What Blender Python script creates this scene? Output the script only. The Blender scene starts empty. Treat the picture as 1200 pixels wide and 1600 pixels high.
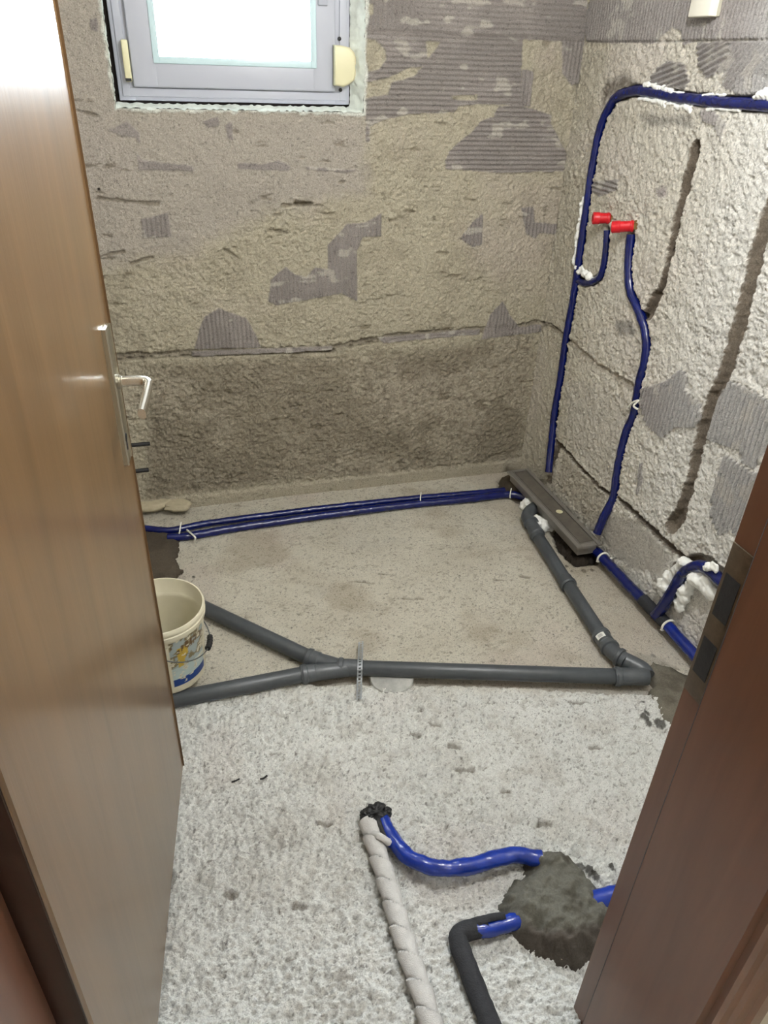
import bpy, bmesh, math, random
import numpy as np
from mathutils import Vector, Matrix

random.seed(4)
rng = np.random.RandomState(7)
S = bpy.context.scene
COL = S.collection
PI = math.pi

# ------------------------------------------------------------------ camera
FPX, YAW, PIT, ROL, EYE = 1148.34, .299776, .557494, .0391766, 1.65
_cy, _sy = math.cos(YAW), math.sin(YAW)
fw = np.array([_sy*math.cos(PIT), _cy*math.cos(PIT), -math.sin(PIT)])
_rt = np.array([_cy, -_sy, 0.0]); _up = np.cross(_rt, fw)
rt = _rt*math.cos(ROL)+_up*math.sin(ROL)
up = -_rt*math.sin(ROL)+_up*math.cos(ROL)
cam = bpy.data.cameras.new('camera'); camo = bpy.data.objects.new('camera', cam); COL.objects.link(camo)
M = Matrix.Identity(4)
for i in range(3):
    M[i][0] = rt[i]; M[i][1] = up[i]; M[i][2] = -fw[i]
M[2][3] = EYE
camo.matrix_world = M
cam.sensor_fit = 'HORIZONTAL'; cam.sensor_width = 36; cam.lens = 36*FPX/1200
cam.clip_start = .02
S.camera = camo

# ------------------------------------------------------------------ world, lights, exposure
S.view_settings.view_transform = 'Standard'; S.view_settings.look = 'None'
S.view_settings.gamma = 1; S.view_settings.use_curve_mapping = False
S.view_settings.exposure = 0.82
w = bpy.data.worlds.new('world'); S.world = w; w.use_nodes = True
w.node_tree.nodes['Background'].inputs[0].default_value = (.86, .95, 1, 1)
w.node_tree.nodes['Background'].inputs[1].default_value = 74.0

def area(name, loc, rot, size, sizey, power, color, portal=False):
    l = bpy.data.lights.new(name, 'AREA'); l.shape = 'RECTANGLE'; l.size = size; l.size_y = sizey
    l.energy = power; l.color = color
    if portal: l.cycles.is_portal = True
    o = bpy.data.objects.new(name, l); o.location = loc; o.rotation_euler = rot; COL.objects.link(o); return o
area('window_daylight_portal', (.31, 3.03, 1.82), (-PI/2, 0, 0), .74, .64, 1, (1, 1, 1), True)
def bulb_light(name, loc, power, color, r):
    l = bpy.data.lights.new(name, 'POINT'); l.energy = power; l.color = color; l.shadow_soft_size = r
    o = bpy.data.objects.new(name, l); o.location = loc; COL.objects.link(o); return o
FILL_LAMP_ROOM = (.80, 1.05, 2.33); FILL_LAMP_HALL = (.75, -.35, 2.28)
bulb_light('room_fill_light', (FILL_LAMP_ROOM[0], FILL_LAMP_ROOM[1], FILL_LAMP_ROOM[2]-.10), 35, (.965, .985, 1), .04)  # unseen ceiling bulb added as fill light for the room
bulb_light('hall_fill_light', (FILL_LAMP_HALL[0], FILL_LAMP_HALL[1], FILL_LAMP_HALL[2]-.10), 10.5, (1, .985, .965), .10)  # unseen hall bulb added, placed to brighten the left jamb

# ------------------------------------------------------------------ photo ray -> place on a real surface
def ray(x, y): return rt*(x-600)/FPX-up*(y-800)/FPX+fw
O = np.array([0, 0, EYE])
YB, XR, XL, YF = 2.755, 1.518, -.42, .57
def F(x, y, z=0.0):
    d = ray(x, y); return tuple(O+d*(z-EYE)/d[2])
def BK(x, y, Y=YB):
    d = ray(x, y); return tuple(O+d*Y/d[1])
def RT(x, y, X=XR):
    d = ray(x, y); return tuple(O+d*X/d[0])

# ------------------------------------------------------------------ colour + materials
def lin(c):
    return tuple(((v/255)/12.92 if v <= 10 else (((v/255)+.055)/1.055)**2.4) for v in c)
def nt(m): return m.node_tree.nodes, m.node_tree.links
def mat(name, rgb, rough=.5, metal=0, coat=0, bump=0, bscale=200, var=0, vscale=8, stretch=None, spec=.5, coatrough=.1):
    m = bpy.data.materials.new(name); m.use_nodes = True; N, L = nt(m)
    b = N['Principled BSDF']; c = lin(rgb)+(1,)
    b.inputs['Base Color'].default_value = c; b.inputs['Roughness'].default_value = rough
    b.inputs['Metallic'].default_value = metal; b.inputs['Coat Weight'].default_value = coat
    b.inputs['Coat Roughness'].default_value = coatrough; b.inputs['Specular IOR Level'].default_value = spec
    tc = N.new('ShaderNodeTexCoord'); mp = N.new('ShaderNodeMapping'); L.new(tc.outputs['Object'], mp.inputs[0])
    if stretch: mp.inputs['Scale'].default_value = stretch
    if var:
        n = N.new('ShaderNodeTexNoise'); n.inputs['Scale'].default_value = vscale; n.inputs['Detail'].default_value = 6
        n.inputs['Roughness'].default_value = .65
        L.new(mp.outputs[0], n.inputs[0])
        r = N.new('ShaderNodeValToRGB'); r.color_ramp.elements[0].position = .3; r.color_ramp.elements[1].position = .7
        r.color_ramp.elements[0].color = tuple(v*(1-var) for v in c[:3])+(1,)
        r.color_ramp.elements[1].color = tuple(min(1, v*(1+var)) for v in c[:3])+(1,)
        L.new(n.outputs[0], r.inputs[0]); L.new(r.outputs[0], b.inputs['Base Color'])
    if bump:
        n2 = N.new('ShaderNodeTexNoise'); n2.inputs['Scale'].default_value = bscale; n2.inputs['Detail'].default_value = 5
        L.new(mp.outputs[0], n2.inputs[0])
        bp = N.new('ShaderNodeBump'); bp.inputs['Strength'].default_value = bump; bp.inputs['Distance'].default_value = .003
        L.new(n2.outputs[0], bp.inputs['Height']); L.new(bp.outputs[0], b.inputs['Normal'])
        if coat: L.new(bp.outputs[0], b.inputs['Coat Normal'])
    return m
def attr_mat(name, rough=.92, bump=.6, bscale=260, var=.25, vscale=300, dist=.002, attr='tint', pore=0.0):
    """masonry whose own colour is stored per vertex, with fine grain in the shader"""
    m = bpy.data.materials.new(name); m.use_nodes = True; N, L = nt(m); b = N['Principled BSDF']
    b.inputs['Roughness'].default_value = rough; b.inputs['Specular IOR Level'].default_value = .2
    a = N.new('ShaderNodeAttribute'); a.attribute_name = attr
    tc = N.new('ShaderNodeTexCoord')
    n = N.new('ShaderNodeTexNoise'); n.inputs['Scale'].default_value = vscale; n.inputs['Detail'].default_value = 4
    L.new(tc.outputs['Object'], n.inputs[0])
    mr = N.new('ShaderNodeMapRange'); mr.inputs[1].default_value = .3; mr.inputs[2].default_value = .7
    mr.inputs[3].default_value = 1-var; mr.inputs[4].default_value = 1+var
    L.new(n.outputs[0], mr.inputs[0])
    pn = N.new('ShaderNodeTexNoise'); pn.inputs['Scale'].default_value = 115; pn.inputs['Detail'].default_value = 3
    L.new(tc.outputs['Object'], pn.inputs[0])
    pr2 = N.new('ShaderNodeMapRange'); pr2.inputs[1].default_value = .60; pr2.inputs[2].default_value = .68
    pr2.inputs[3].default_value = 1; pr2.inputs[4].default_value = 1-pore
    L.new(pn.outputs[0], pr2.inputs[0])
    mm = N.new('ShaderNodeMath'); mm.operation = 'MULTIPLY'; L.new(mr.outputs[0], mm.inputs[0]); L.new(pr2.outputs[0], mm.inputs[1])
    mx = N.new('ShaderNodeVectorMath'); mx.operation = 'SCALE'
    L.new(a.outputs['Color'], mx.inputs[0]); L.new(mm.outputs[0], mx.inputs['Scale']); L.new(mx.outputs[0], b.inputs['Base Color'])
    n2 = N.new('ShaderNodeTexNoise'); n2.inputs['Scale'].default_value = bscale; n2.inputs['Detail'].default_value = 6
    n2.inputs['Roughness'].default_value = .7
    L.new(tc.outputs['Object'], n2.inputs[0])
    bp = N.new('ShaderNodeBump'); bp.inputs['Strength'].default_value = bump; bp.inputs['Distance'].default_value = dist
    L.new(n2.outputs[0], bp.inputs['Height']); L.new(bp.outputs[0], b.inputs['Normal'])
    return m

def wood(name, dark, light, rough, coat, scale=(14, 14, 1.1), crough=.12, bump=.12):
    m = bpy.data.materials.new(name); m.use_nodes = True; N, L = nt(m); b = N['Principled BSDF']
    b.inputs['Roughness'].default_value = rough; b.inputs['Coat Weight'].default_value = coat
    b.inputs['Coat Roughness'].default_value = crough
    tc = N.new('ShaderNodeTexCoord'); mp = N.new('ShaderNodeMapping'); mp.inputs['Scale'].default_value = scale
    L.new(tc.outputs['Object'], mp.inputs[0])
    n = N.new('ShaderNodeTexNoise'); n.inputs['Scale'].default_value = 2.2; n.inputs['Detail'].default_value = 8
    n.inputs['Roughness'].default_value = .6; n.inputs['Distortion'].default_value = .5
    L.new(mp.outputs[0], n.inputs[0])
    r = N.new('ShaderNodeValToRGB'); r.color_ramp.elements[0].position = .3; r.color_ramp.elements[1].position = .72
    r.color_ramp.elements[0].color = lin(dark)+(1,); r.color_ramp.elements[1].color = lin(light)+(1,)
    L.new(n.outputs[0], r.inputs[0]); L.new(r.outputs[0], b.inputs['Base Color'])
    bp = N.new('ShaderNodeBump'); bp.inputs['Strength'].default_value = bump; bp.inputs['Distance'].default_value = .002
    L.new(n.outputs[0], bp.inputs['Height'])
    L.new(bp.outputs[0], b.inputs['Normal']); L.new(bp.outputs[0], b.inputs['Coat Normal'])
    return m

m_door = wood('door_veneer', (92, 68, 40), (112, 85, 54), .36, .5, crough=.15, bump=.45, scale=(9, 9, .7))
m_frame = wood('frame_wood', (86, 50, 30), (102, 64, 42), .4, .35, crough=.22, bump=.06)
m_edge = wood('door_edge_wood', (34, 18, 10), (58, 32, 18), .5, .1)
m_pvc = mat('white_pvc', (172, 175, 186), .32)
m_bead = mat('glazing_bead', (190, 212, 218), .3)
m_cream = mat('aged_cream_plastic', (208, 203, 168), .4)
m_black = mat('black_rubber', (22, 22, 24), .6, bump=.3, bscale=120)
m_fabric_black = mat('black_foam_sleeve', (38, 39, 43), .85, bump=.5, bscale=300, var=.25, vscale=60)
m_ht = mat('grey_drain_plastic', (68, 72, 76), .38, bump=.12, bscale=90, var=.2, vscale=14)
m_ht2 = mat('grey_drain_fitting', (76, 80, 84), .36, bump=.1, bscale=90, var=.18, vscale=20)
m_sticker = mat('white_sticker', (220, 220, 215), .6)
m_print = mat('sticker_print', (120, 118, 118), .6)
def blue(name, c, r=.24, sp=.12):
    m = mat(name, c, r, bump=.5, bscale=38, var=.25, vscale=25, coat=.25, coatrough=.15)
    return m
m_blue = blue('deep_blue_film', (4, 18, 84))
m_blue_near = blue('bright_blue_film', (8, 44, 138))
m_alu = mat('brushed_steel', (186, 182, 170), .28, metal=1, bump=.08, bscale=400)
m_steel_lever = mat('polished_steel', (225, 222, 214), .22, metal=1)
m_galv = mat('galvanised_steel', (196, 200, 204), .4, metal=.45, var=.15, vscale=60)
m_drain_rim = mat('drain_steel_rim', (150, 146, 140), .36, metal=.55, var=.1, vscale=20)
m_drain_cover = mat('dusty_drain_cover', (98, 92, 84), .6, metal=.2, var=.25, vscale=30, bump=.2)
m_red = mat('red_plug_plastic', (196, 22, 34), .35)
m_foam = mat('white_expanding_foam', (236, 236, 232), .85, bump=.5, bscale=60)
m_white = mat('white_tie_plastic', (228, 226, 216), .45)
m_cloth = mat('pale_fleece_wrap', (190, 189, 187), .95, bump=.7, bscale=420, var=.1, vscale=50)
m_plaster = mat('white_reveal_plaster', (206, 212, 206), .9, bump=.8, bscale=60, var=.2, vscale=16)
m_darkgap = mat('dark_joint_foam', (52, 46, 42), .95, bump=.8, bscale=60)
m_wall_plain = mat('plain_plaster', (196, 190, 178), .9, bump=.4, bscale=60, var=.08, vscale=5)
m_hall = mat('hall_paint', (214, 206, 192), .8)
m_ceil = mat('ceiling_plaster', (205, 202, 195), .9, bump=.3, bscale=50)
m_bulb = bpy.data.materials.new('bulb_glow'); m_bulb.use_nodes = True
m_bulb.node_tree.nodes['Principled BSDF'].inputs['Emission Color'].default_value = (1, .9, .78, 1)
m_bulb.node_tree.nodes['Principled BSDF'].inputs['Emission Strength'].default_value = 6
m_glass = bpy.data.materials.new('window_glass'); m_glass.use_nodes = True
N, L = nt(m_glass); N.remove(N['Principled BSDF'])
tr = N.new('ShaderNodeBsdfTransparent'); gl = N.new('ShaderNodeBsdfGlossy'); gl.inputs['Roughness'].default_value = .03
fr = N.new('ShaderNodeFresnel'); fr.inputs[0].default_value = 1.45; mx = N.new('ShaderNodeMixShader')
L.new(fr.outputs[0], mx.inputs[0]); L.new(tr.outputs[0], mx.inputs[1]); L.new(gl.outputs[0], mx.inputs[2])
L.new(mx.outputs[0], N['Material Output'].inputs[0])

m_masonry = attr_mat('pumice_block_masonry', bump=1, bscale=190, var=.22, vscale=260, dist=.007, pore=.32)
m_floor = attr_mat('chiselled_concrete', bump=1, bscale=190, var=.2, vscale=320, dist=.008, pore=.34)
m_mortar = attr_mat('cement_mortar', bump=.7, bscale=240, var=.18, vscale=260, rough=.8, dist=.0015)
m_bucket = attr_mat('bucket_plastic', bump=.1, bscale=30, var=.03, vscale=30, rough=.38, dist=.001)

# ------------------------------------------------------------------ object helpers
def link(name, me, m=None, parent=None):
    o = bpy.data.objects.new(name, me); COL.objects.link(o)
    if m is not None: me.materials.append(m)
    if parent is not None: o.parent = parent
    return o
def tag(o, label=None, cat=None, group=None, kind=None):
    if label: o['label'] = label
    if cat: o['category'] = cat
    if group: o['group'] = group
    if kind: o['kind'] = kind
    return o
def empty(name, loc=(0, 0, 0), **k):
    o = bpy.data.objects.new(name, None); o.location = loc; o.empty_display_size = .05
    COL.objects.link(o); tag(o, **k); return o
def fin(name, bm, m, parent=None, smooth=True, ang=35, org=None):
    """bmesh in world coordinates -> object; origin at parent or given point"""
    off = Vector(parent_world(parent)) if parent is not None else Vector(org or (0, 0, 0))
    bmesh.ops.recalc_face_normals(bm, faces=bm.faces)
    if off.length: bmesh.ops.translate(bm, verts=bm.verts, vec=-off)
    me = bpy.data.meshes.new(name); bm.to_mesh(me); bm.free()
    if smooth:
        me.shade_smooth(); me.set_sharp_from_angle(angle=math.radians(ang))
    o = link(name, me, m, parent)
    if parent is None: o.location = off
    return o
def parent_world(p):
    v = Vector((0, 0, 0))
    while p is not None:
        v += p.location; p = p.parent
    return v
def box(bm, a, b, bev=0):
    r = bmesh.ops.create_cube(bm, size=1)
    vs = r['verts']
    c = [(a[i]+b[i])/2 for i in range(3)]; s = [abs(b[i]-a[i]) for i in range(3)]
    for v in vs: v.co = Vector((c[0]+v.co.x*s[0], c[1]+v.co.y*s[1], c[2]+v.co.z*s[2]))
    if bev:
        es = {e for v in vs for e in v.link_edges}
        bmesh.ops.bevel(bm, geom=list(es), offset=bev, segments=3, profile=.5, affect='EDGES', clamp_overlap=True)
def boxo(name, a, b, m, parent=None, bev=0, ang=40):
    bm = bmesh.new(); box(bm, a, b, bev); return fin(name, bm, m, parent, ang=ang)
def prism(bm, poly, z0, z1):
    lo = [bm.verts.new((x, y, z0)) for x, y in poly]; hi = [bm.verts.new((x, y, z1)) for x, y in poly]
    n = len(poly)
    for i in range(n): bm.faces.new((lo[i], lo[(i+1) % n], hi[(i+1) % n], hi[i]))
    bm.faces.new(lo[::-1]); bm.faces.new(hi)
def smooth_path(P, step):
    P = [np.array(p, float) for p in P]
    if len(P) == 2: out = [P[0]+(P[1]-P[0])*t for t in np.linspace(0, 1, max(2, int(np.linalg.norm(P[1]-P[0])/step)))]; return out
    Q = [2*P[0]-P[1]]+P+[2*P[-1]-P[-2]]; out = []
    for i in range(1, len(Q)-2):
        p0, p1, p2, p3 = Q[i-1:i+3]; n = max(2, int(np.linalg.norm(p2-p1)/step))
        for k in range(n):
            t = k/n
            out.append(.5*((2*p1)+(-p0+p2)*t+(2*p0-5*p1+4*p2-p3)*t*t+(-p0+3*p1-3*p2+p3)*t**3))
    out.append(P[-1]); return out
def tube(bm, P, r, seg=20, step=.006, rad=None, smooth=True, cap=True):
    """tube along P; rad(s, theta) multiplies r (s in metres)"""
    pts = smooth_path(P, step) if smooth else [np.array(p, float) for p in P]
    T = [pts[min(i+1, len(pts)-1)]-pts[max(i-1, 0)] for i in range(len(pts))]
    T = [t/max(1e-9, np.linalg.norm(t)) for t in T]
    a = np.array([0, 0, 1.0]) if abs(T[0][2]) < .9 else np.array([1.0, 0, 0])
    n = a-T[0]*np.dot(a, T[0]); n /= np.linalg.norm(n); s = 0; rings = []
    for i, p in enumerate(pts):
        if i: s += np.linalg.norm(p-pts[i-1])
        n = n-T[i]*np.dot(n, T[i]); n /= np.linalg.norm(n); b = np.cross(T[i], n)
        ring = []
        for k in range(seg):
            th = 2*PI*k/seg; rr = r*(rad(s, th) if rad else 1)
            ring.append(bm.verts.new(tuple(p+(n*math.cos(th)+b*math.sin(th))*rr)))
        rings.append(ring)
    for i in range(len(rings)-1):
        for k in range(seg):
            bm.faces.new((rings[i][k], rings[i][(k+1) % seg], rings[i+1][(k+1) % seg], rings[i+1][k]))
    if cap: bm.faces.new(rings[0][::-1]); bm.faces.new(rings[-1])
def lathe_on(bm, p0, p1, prof, seg=32):
    """prof: list of (t metres along axis from p0, radius)"""
    p0 = np.array(p0, float); d = np.array(p1, float)-p0; d /= np.linalg.norm(d)
    tube(bm, [p0+d*t for t, _ in prof], 1, seg, smooth=False, rad=None) if False else None
    a = np.array([0, 0, 1.0]) if abs(d[2]) < .9 else np.array([1.0, 0, 0])
    n = a-d*np.dot(a, d); n /= np.linalg.norm(n); b = np.cross(d, n); rings = []
    for t, r in prof:
        rings.append([bm.verts.new(tuple(p0+d*t+(n*math.cos(2*PI*k/seg)+b*math.sin(2*PI*k/seg))*r)) for k in range(seg)])
    for i in range(len(rings)-1):
        for k in range(seg):
            bm.faces.new((rings[i][k], rings[i][(k+1) % seg], rings[i+1][(k+1) % seg], rings[i+1][k]))
    bm.faces.new(rings[0][::-1]); bm.faces.new(rings[-1])

# ------------------------------------------------------------------ numpy noise, polygons
LAT = rng.rand(512, 512)
def vn(x, y, seed=0):
    x = np.asarray(x, float)+seed*17.31; y = np.asarray(y, float)+seed*9.73
    xi = np.floor(x).astype(int); yi = np.floor(y).astype(int); fx = x-xi; fy = y-yi
    fx = fx*fx*(3-2*fx); fy = fy*fy*(3-2*fy)
    g = lambda i, j: LAT[i % 512, j % 512]
    return (g(xi, yi)*(1-fx)+g(xi+1, yi)*fx)*(1-fy)+(g(xi, yi+1)*(1-fx)+g(xi+1, yi+1)*fx)*fy
def fbm(x, y, octv=4, seed=0, gain=.5):
    a, s, t = 1, 0, 0
    for o in range(octv):
        s = s+a*vn(x*2**o, y*2**o, seed+o*3); t += a; a *= gain
    return s/t
def sst(a, b, x):
    t = np.clip((x-a)/(b-a), 0, 1); return t*t*(3-2*t)
def segdist(U, V, a, b):
    ax, ay = a; bx, by = b; dx, dy = bx-ax, by-ay; L2 = dx*dx+dy*dy+1e-12
    t = np.clip(((U-ax)*dx+(V-ay)*dy)/L2, 0, 1)
    return np.hypot(U-ax-t*dx, V-ay-t*dy)
def polysd(U, V, P):
    """signed distance, positive inside"""
    P = [tuple(p) for p in P]; xs = [p[0] for p in P]; ys = [p[1] for p in P]
    out = np.full(U.shape, -.2)
    sel = (U > min(xs)-.08) & (U < max(xs)+.08) & (V > min(ys)-.08) & (V < max(ys)+.08)
    u = U[sel]; v = V[sel]
    if u.size == 0: return out
    d = np.full(u.shape, 9.0); ins = np.zeros(u.shape, bool)
    for i in range(len(P)):
        a = P[i]; b = P[(i+1) % len(P)]
        d = np.minimum(d, segdist(u, v, a, b))
        c = ((a[1] > v) != (b[1] > v)) & (u < (b[0]-a[0])*(v-a[1])/((b[1]-a[1]) or 1e-12)+a[0])
        ins ^= c
    out[sel] = np.where(ins, d, -d); return out
def linesd(U, V, P, W=None):
    """distance to polyline minus local half width"""
    out = np.full(U.shape, .5)
    for i in range(len(P)-1):
        wd = 0 if W is None else (W[i]+W[i+1])/2 if hasattr(W, '__len__') else W
        out = np.minimum(out, segdist(U, V, P[i], P[i+1])-wd)
    return out
def mixc(C, m, c):
    c = np.array(lin(c)) if not isinstance(c, np.ndarray) else c
    return C*(1-m[..., None])+c*m[..., None]
def rgbn(U, c): return np.broadcast_to(np.array(lin(c)), U.shape+(3,)).copy()

def grid_mesh(name, us, vs, to3, tint, m, mask=None):
    nu, nv = len(us), len(vs)
    co = to3.reshape(-1, 3).astype(np.float32)
    idx = np.arange(nu*nv).reshape(nv, nu)
    q = np.stack([idx[:-1, :-1], idx[:-1, 1:], idx[1:, 1:], idx[1:, :-1]], -1).reshape(-1, 4)
    if mask is not None: q = q[mask.reshape(-1)]
    me = bpy.data.meshes.new(name)
    me.vertices.add(len(co)); me.vertices.foreach_set('co', co.ravel())
    me.loops.add(q.size); me.loops.foreach_set('vertex_index', q.ravel().astype(np.int32))
    me.polygons.add(len(q)); me.polygons.foreach_set('loop_start', np.arange(0, q.size, 4, dtype=np.int32))
    me.polygons.foreach_set('loop_total', np.full(len(q), 4, np.int32))
    me.polygons.foreach_set('use_smooth', np.ones(len(q), bool))
    me.update(calc_edges=True)
    a = me.attributes.new('tint', 'FLOAT_COLOR', 'POINT')
    c = np.ones((nu*nv, 4), np.float32); tn = tint.reshape(-1, 3); lum = tn.mean(1, keepdims=True); c[:, :3] = np.clip(tn*.76+lum*.24, 0, .9)
    a.data.foreach_set('color', c.ravel())
    me.validate(); return link(name, me, m)

def ridges(U, V, ang, lam=.0155):
    a = math.radians(ang); s = U*math.sin(a)+V*math.cos(a)      # ang 0: horizontal ridges, 90: vertical
    s = s+.004*fbm(U*9, V*9, 2, 31)
    q = np.sin(2*PI*s/lam); return np.sign(q)*np.abs(q)**.7

ADH = (148, 139, 134); GROOVE = (120, 104, 82)

def rough_block(U, V, seed, amp=.0042):
    n = fbm(U*48, V*48, 3, seed, .65); lump = np.abs(2*fbm(U*88, V*88, 2, seed+5, .5)-1)
    big = fbm(U*5, V*5, 3, seed+9); zone = .55+.9*fbm(U*7, V*7, 3, seed+13)
    return ((n-.5)*amp*2.6-(lump-.25)*amp*2.4)*zone+(big-.5)*.010

# ------------------------------------------------------------------ SETTING: back wall
def axis(a, b, fine, cuts=()):
    """samples from a to b; (limit, step) pieces"""
    out = []; x = a
    pieces = list(cuts)+[(b, fine)]
    for lim, st in pieces:
        n = max(1, int(round((lim-x)/st))); out += list(np.linspace(x, lim, n, endpoint=False)); x = lim
    return np.array(out+[b])

WX0, WX1, WZ0, WZ1 = -.079, .722, 1.477, 2.17
def pb(L): return [(BK(*p)[0], BK(*p)[2]) for p in L]
def build_back_wall():
    us = axis(XL, XR, .0034, [(-.2, .01), (WX0, .0034), (WX1, .0034)])
    vs = axis(-.04, 2.52, .05, [(0.02, .01), (WZ0, .0034), (1.9, .0034), (WZ1, .01)])
    U, V = np.meshgrid(us, vs)
    h = rough_block(U, V, 1)
    wn = (fbm(U*40, V*40, 3, 21)-.5)*.022
    broad = fbm(U*3, V*3, 4, 12); mid = fbm(U*14, V*14, 4, 15, .6); fine = fbm(U*70, V*70, 3, 18)
    C = rgbn(U, (188, 178, 152))
    C = mixc(C, sst(.45, .75, mid)*.5, (166, 154, 130))
    C = mixc(C, sst(.5, .8, broad)*.45, (194, 178, 166))
    # greyer skim left and under the window
    g = sst(-.05, .04, polysd(U, V, pb([(60, -40), (190, -40), (190, 170), (570, 172), (572, 300), (420, 330), (300, 390), (150, 420), (100, 300)]))+wn*2)
    C = mixc(C, g*.75, (176, 166, 156)); h = h*(1-.45*g)
    # lower course: darker rough aggregate
    z_j = .71+.012*np.sin(U*4)
    low = .85*sst(-.03, .05, polysd(U, V, pb([(225, 566), (400, 556), (560, 552), (700, 540), (838, 512), (833, 600), (812, 715), (700, 742), (480, 752), (300, 775), (225, 795)]))+wn*1.6)
    lowc = mixc(rgbn(U, (150, 138, 116)), sst(.42, .62, fbm(U*4.5, V*4.5, 4, 44)), (176, 164, 142))
    lowc = mixc(lowc, sst(.45, .7, fine)*.6, (120, 108, 88))
    C = C*(1-low[..., None])+lowc*low[..., None]
    h = h+low*((fbm(U*80, V*80, 3, 51, .7)-.5)*.013)
    foot = sst(-.006, .006, .055+wn-V); C = mixc(C, foot*.7, (186, 176, 152)); h = h*(1-.6*foot)+foot*.012
    # pits and horizontal tears
    tear = sst(.70, .80, fbm(U*11, V*38, 4, 77, .6)); h = h-tear*.006; C = mixc(C, tear*.5, (118, 104, 78))
    for (a, b, hw) in [((862, 318), (900, 322), 3), ((820, 770), (930, 765), 3), ((250, 990), (330, 965), 3), ((130, 745), (350, 765), 3), ((120, 965), (220, 945), 3), ((30, 410), (130, 435), 3), ((870, 760), (925, 768), 5), ((600, 935), (650, 965), 3)]:
        A = BK(100+a[0]/2.4, a[1]/2.4); B_ = BK(100+b[0]/2.4, b[1]/2.4)
        d = linesd(U, V, [(A[0], A[2]), (B_[0], B_[2])], hw*.0012)+wn*.6
        k = sst(.004, -.002, d); h = h-k*.008; C = mixc(C, k*.55, (116, 102, 76))
    for (x, y) in [(470, 318), (688, 192), (640, 330), (735, 312), (795, 318), (690, 395), (575, 395)]:
        A = BK(x, y); k = sst(.004, -.003, segdist(U, V, (A[0]-.02, A[2]), (A[0]+.02, A[2]-.003))-.003+wn*.5); h = h-k*.007; C = mixc(C, k*.5, (112, 98, 72))
    # mortar joint
    jl = pb([(150, 560), (230, 555), (300, 552), (420, 548), (520, 545), (560, 535), (620, 525), (750, 515), (800, 512), (842, 504)])
    d = linesd(U, V, jl, .010)+wn*.8; k = sst(.006, -.004, d); h = h-k*.012; C = mixc(C, k*.65, (134, 122, 106))
    d = linesd(U, V, [(a, b-.014) for a, b in jl], .002)+wn*.5; k = sst(.004, -.003, d); h = h-k*.012; C = mixc(C, k*.5, (98, 84, 62))
    # tile adhesive left on the wall
    adh = np.zeros(U.shape); rid = np.zeros(U.shape)
    def patch(P, ang, r=1.0, wob=.35):
        nonlocal adh, rid
        m = sst(-.0015, .0015, polysd(U, V, pb(P))+wn*wob)
        R = ridges(U, V, ang)*r
        rid = np.where(m > adh*.999, R*m, rid); adh = np.maximum(adh, m)
    patch([(571, -60), (918, -60), (915, 66), (818, 62), (815, 64), (571, 52)], 0, .7)
    patch([(573, -60), (652, -60), (652, 46), (573, 44)], 90, .9)
    patch([(571, 48), (817, 60), (815, 100), (815, 168), (795, 165), (746, 163), (716, 166), (710, 176), (641, 178), (596, 189), (578, 199), (577, 222), (571, 222)], 0)
    patch([(815, 108), (833, 112), (828, 166), (812, 166)], 90)
    patch([(770, 183), (750, 190), (737, 205), (701, 236), (695, 250), (696, 264), (776, 270), (884, 268), (887, 245), (878, 225), (860, 192), (861, 180), (815, 166), (780, 165)], 0, 1.1)
    patch([(878, 60), (920, 60), (906, 130), (893, 133), (878, 115)], 90, .6)
    patch([(220, 342), (240, 338), (262, 331), (268, 370), (222, 372)], 90, .8, .2)
    patch([(596, 333), (596, 369), (567, 371), (558, 392), (558, 471), (533, 458), (488, 467), (433, 477), (419, 471), (423, 437), (446, 417), (462, 429), (479, 433), (492, 417), (512, 421), (512, 383), (542, 350), (571, 348)], 90, .9, .15)
    patch([(303, 546), (312, 512), (320, 494), (342, 481), (385, 497), (398, 520), (408, 543)], 90, 1, .15)
    patch([(718, 372), (740, 345), (754, 333), (753, 382), (738, 386)], 90, 1, .12)
    patch([(814, 325), (833, 323), (835, 347), (870, 350), (868, 366), (842, 364), (836, 373), (822, 366)], 90, .8, .15)
    patch([(752, 530), (765, 492), (785, 470), (798, 495), (812, 512), (848, 506), (850, 518), (800, 524)], 90, .8, .12)
    patch([(862, 482), (876, 462), (882, 470), (876, 500), (855, 505)], 90, .1, .15)
    for P in ([(170, 203), (198, 190), (218, 207), (221, 232), (212, 215), (188, 212)], [(213, 238), (222, 250), (300, 259), (303, 267), (217, 266)],
              [(370, 255), (416, 256), (436, 250), (455, 260), (450, 267), (372, 264)], [(478, 260), (560, 266), (540, 270), (480, 265)],
              [(318, 190), (340, 182), (342, 196), (325, 200)], [(352, 195), (362, 190), (364, 220), (356, 216)], [(140, 30), (152, 28), (154, 50), (142, 48)],
              [(590, 528), (750, 514), (750, 522), (600, 536)], [(300, 549), (520, 541), (520, 548), (300, 558)]):
        patch(P, 90, .05, .25)
    hole = np.zeros(U.shape)
    for P in ([(566, 60), (585, 63), (602, 78), (603, 92), (592, 108), (572, 114), (566, 114)], [(572, 128), (605, 122), (640, 106), (660, 104), (650, 117), (612, 130), (606, 148), (572, 153)],
              [(665, 64), (687, 66), (680, 78), (668, 90)], [(704, 150), (745, 148), (745, 156), (708, 156)], [(570, 0), (583, 8), (584, 22), (572, 28)]):
        hole = np.maximum(hole, sst(-.002, .002, polysd(U, V, pb(P))+wn*.3))
    adh *= 1-hole; rid *= 1-hole
    h = h*(1-.75*adh)+adh*.0035+rid*.0034
    ac = mixc(rgbn(U, ADH), sst(.4, .7, fbm(U*9, V*9, 3, 60))*.5, (168, 158, 152))
    ac = mixc(ac, sst(.66, .72, fbm(U*14, V*30, 3, 61))*.8, (192, 184, 172))
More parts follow.
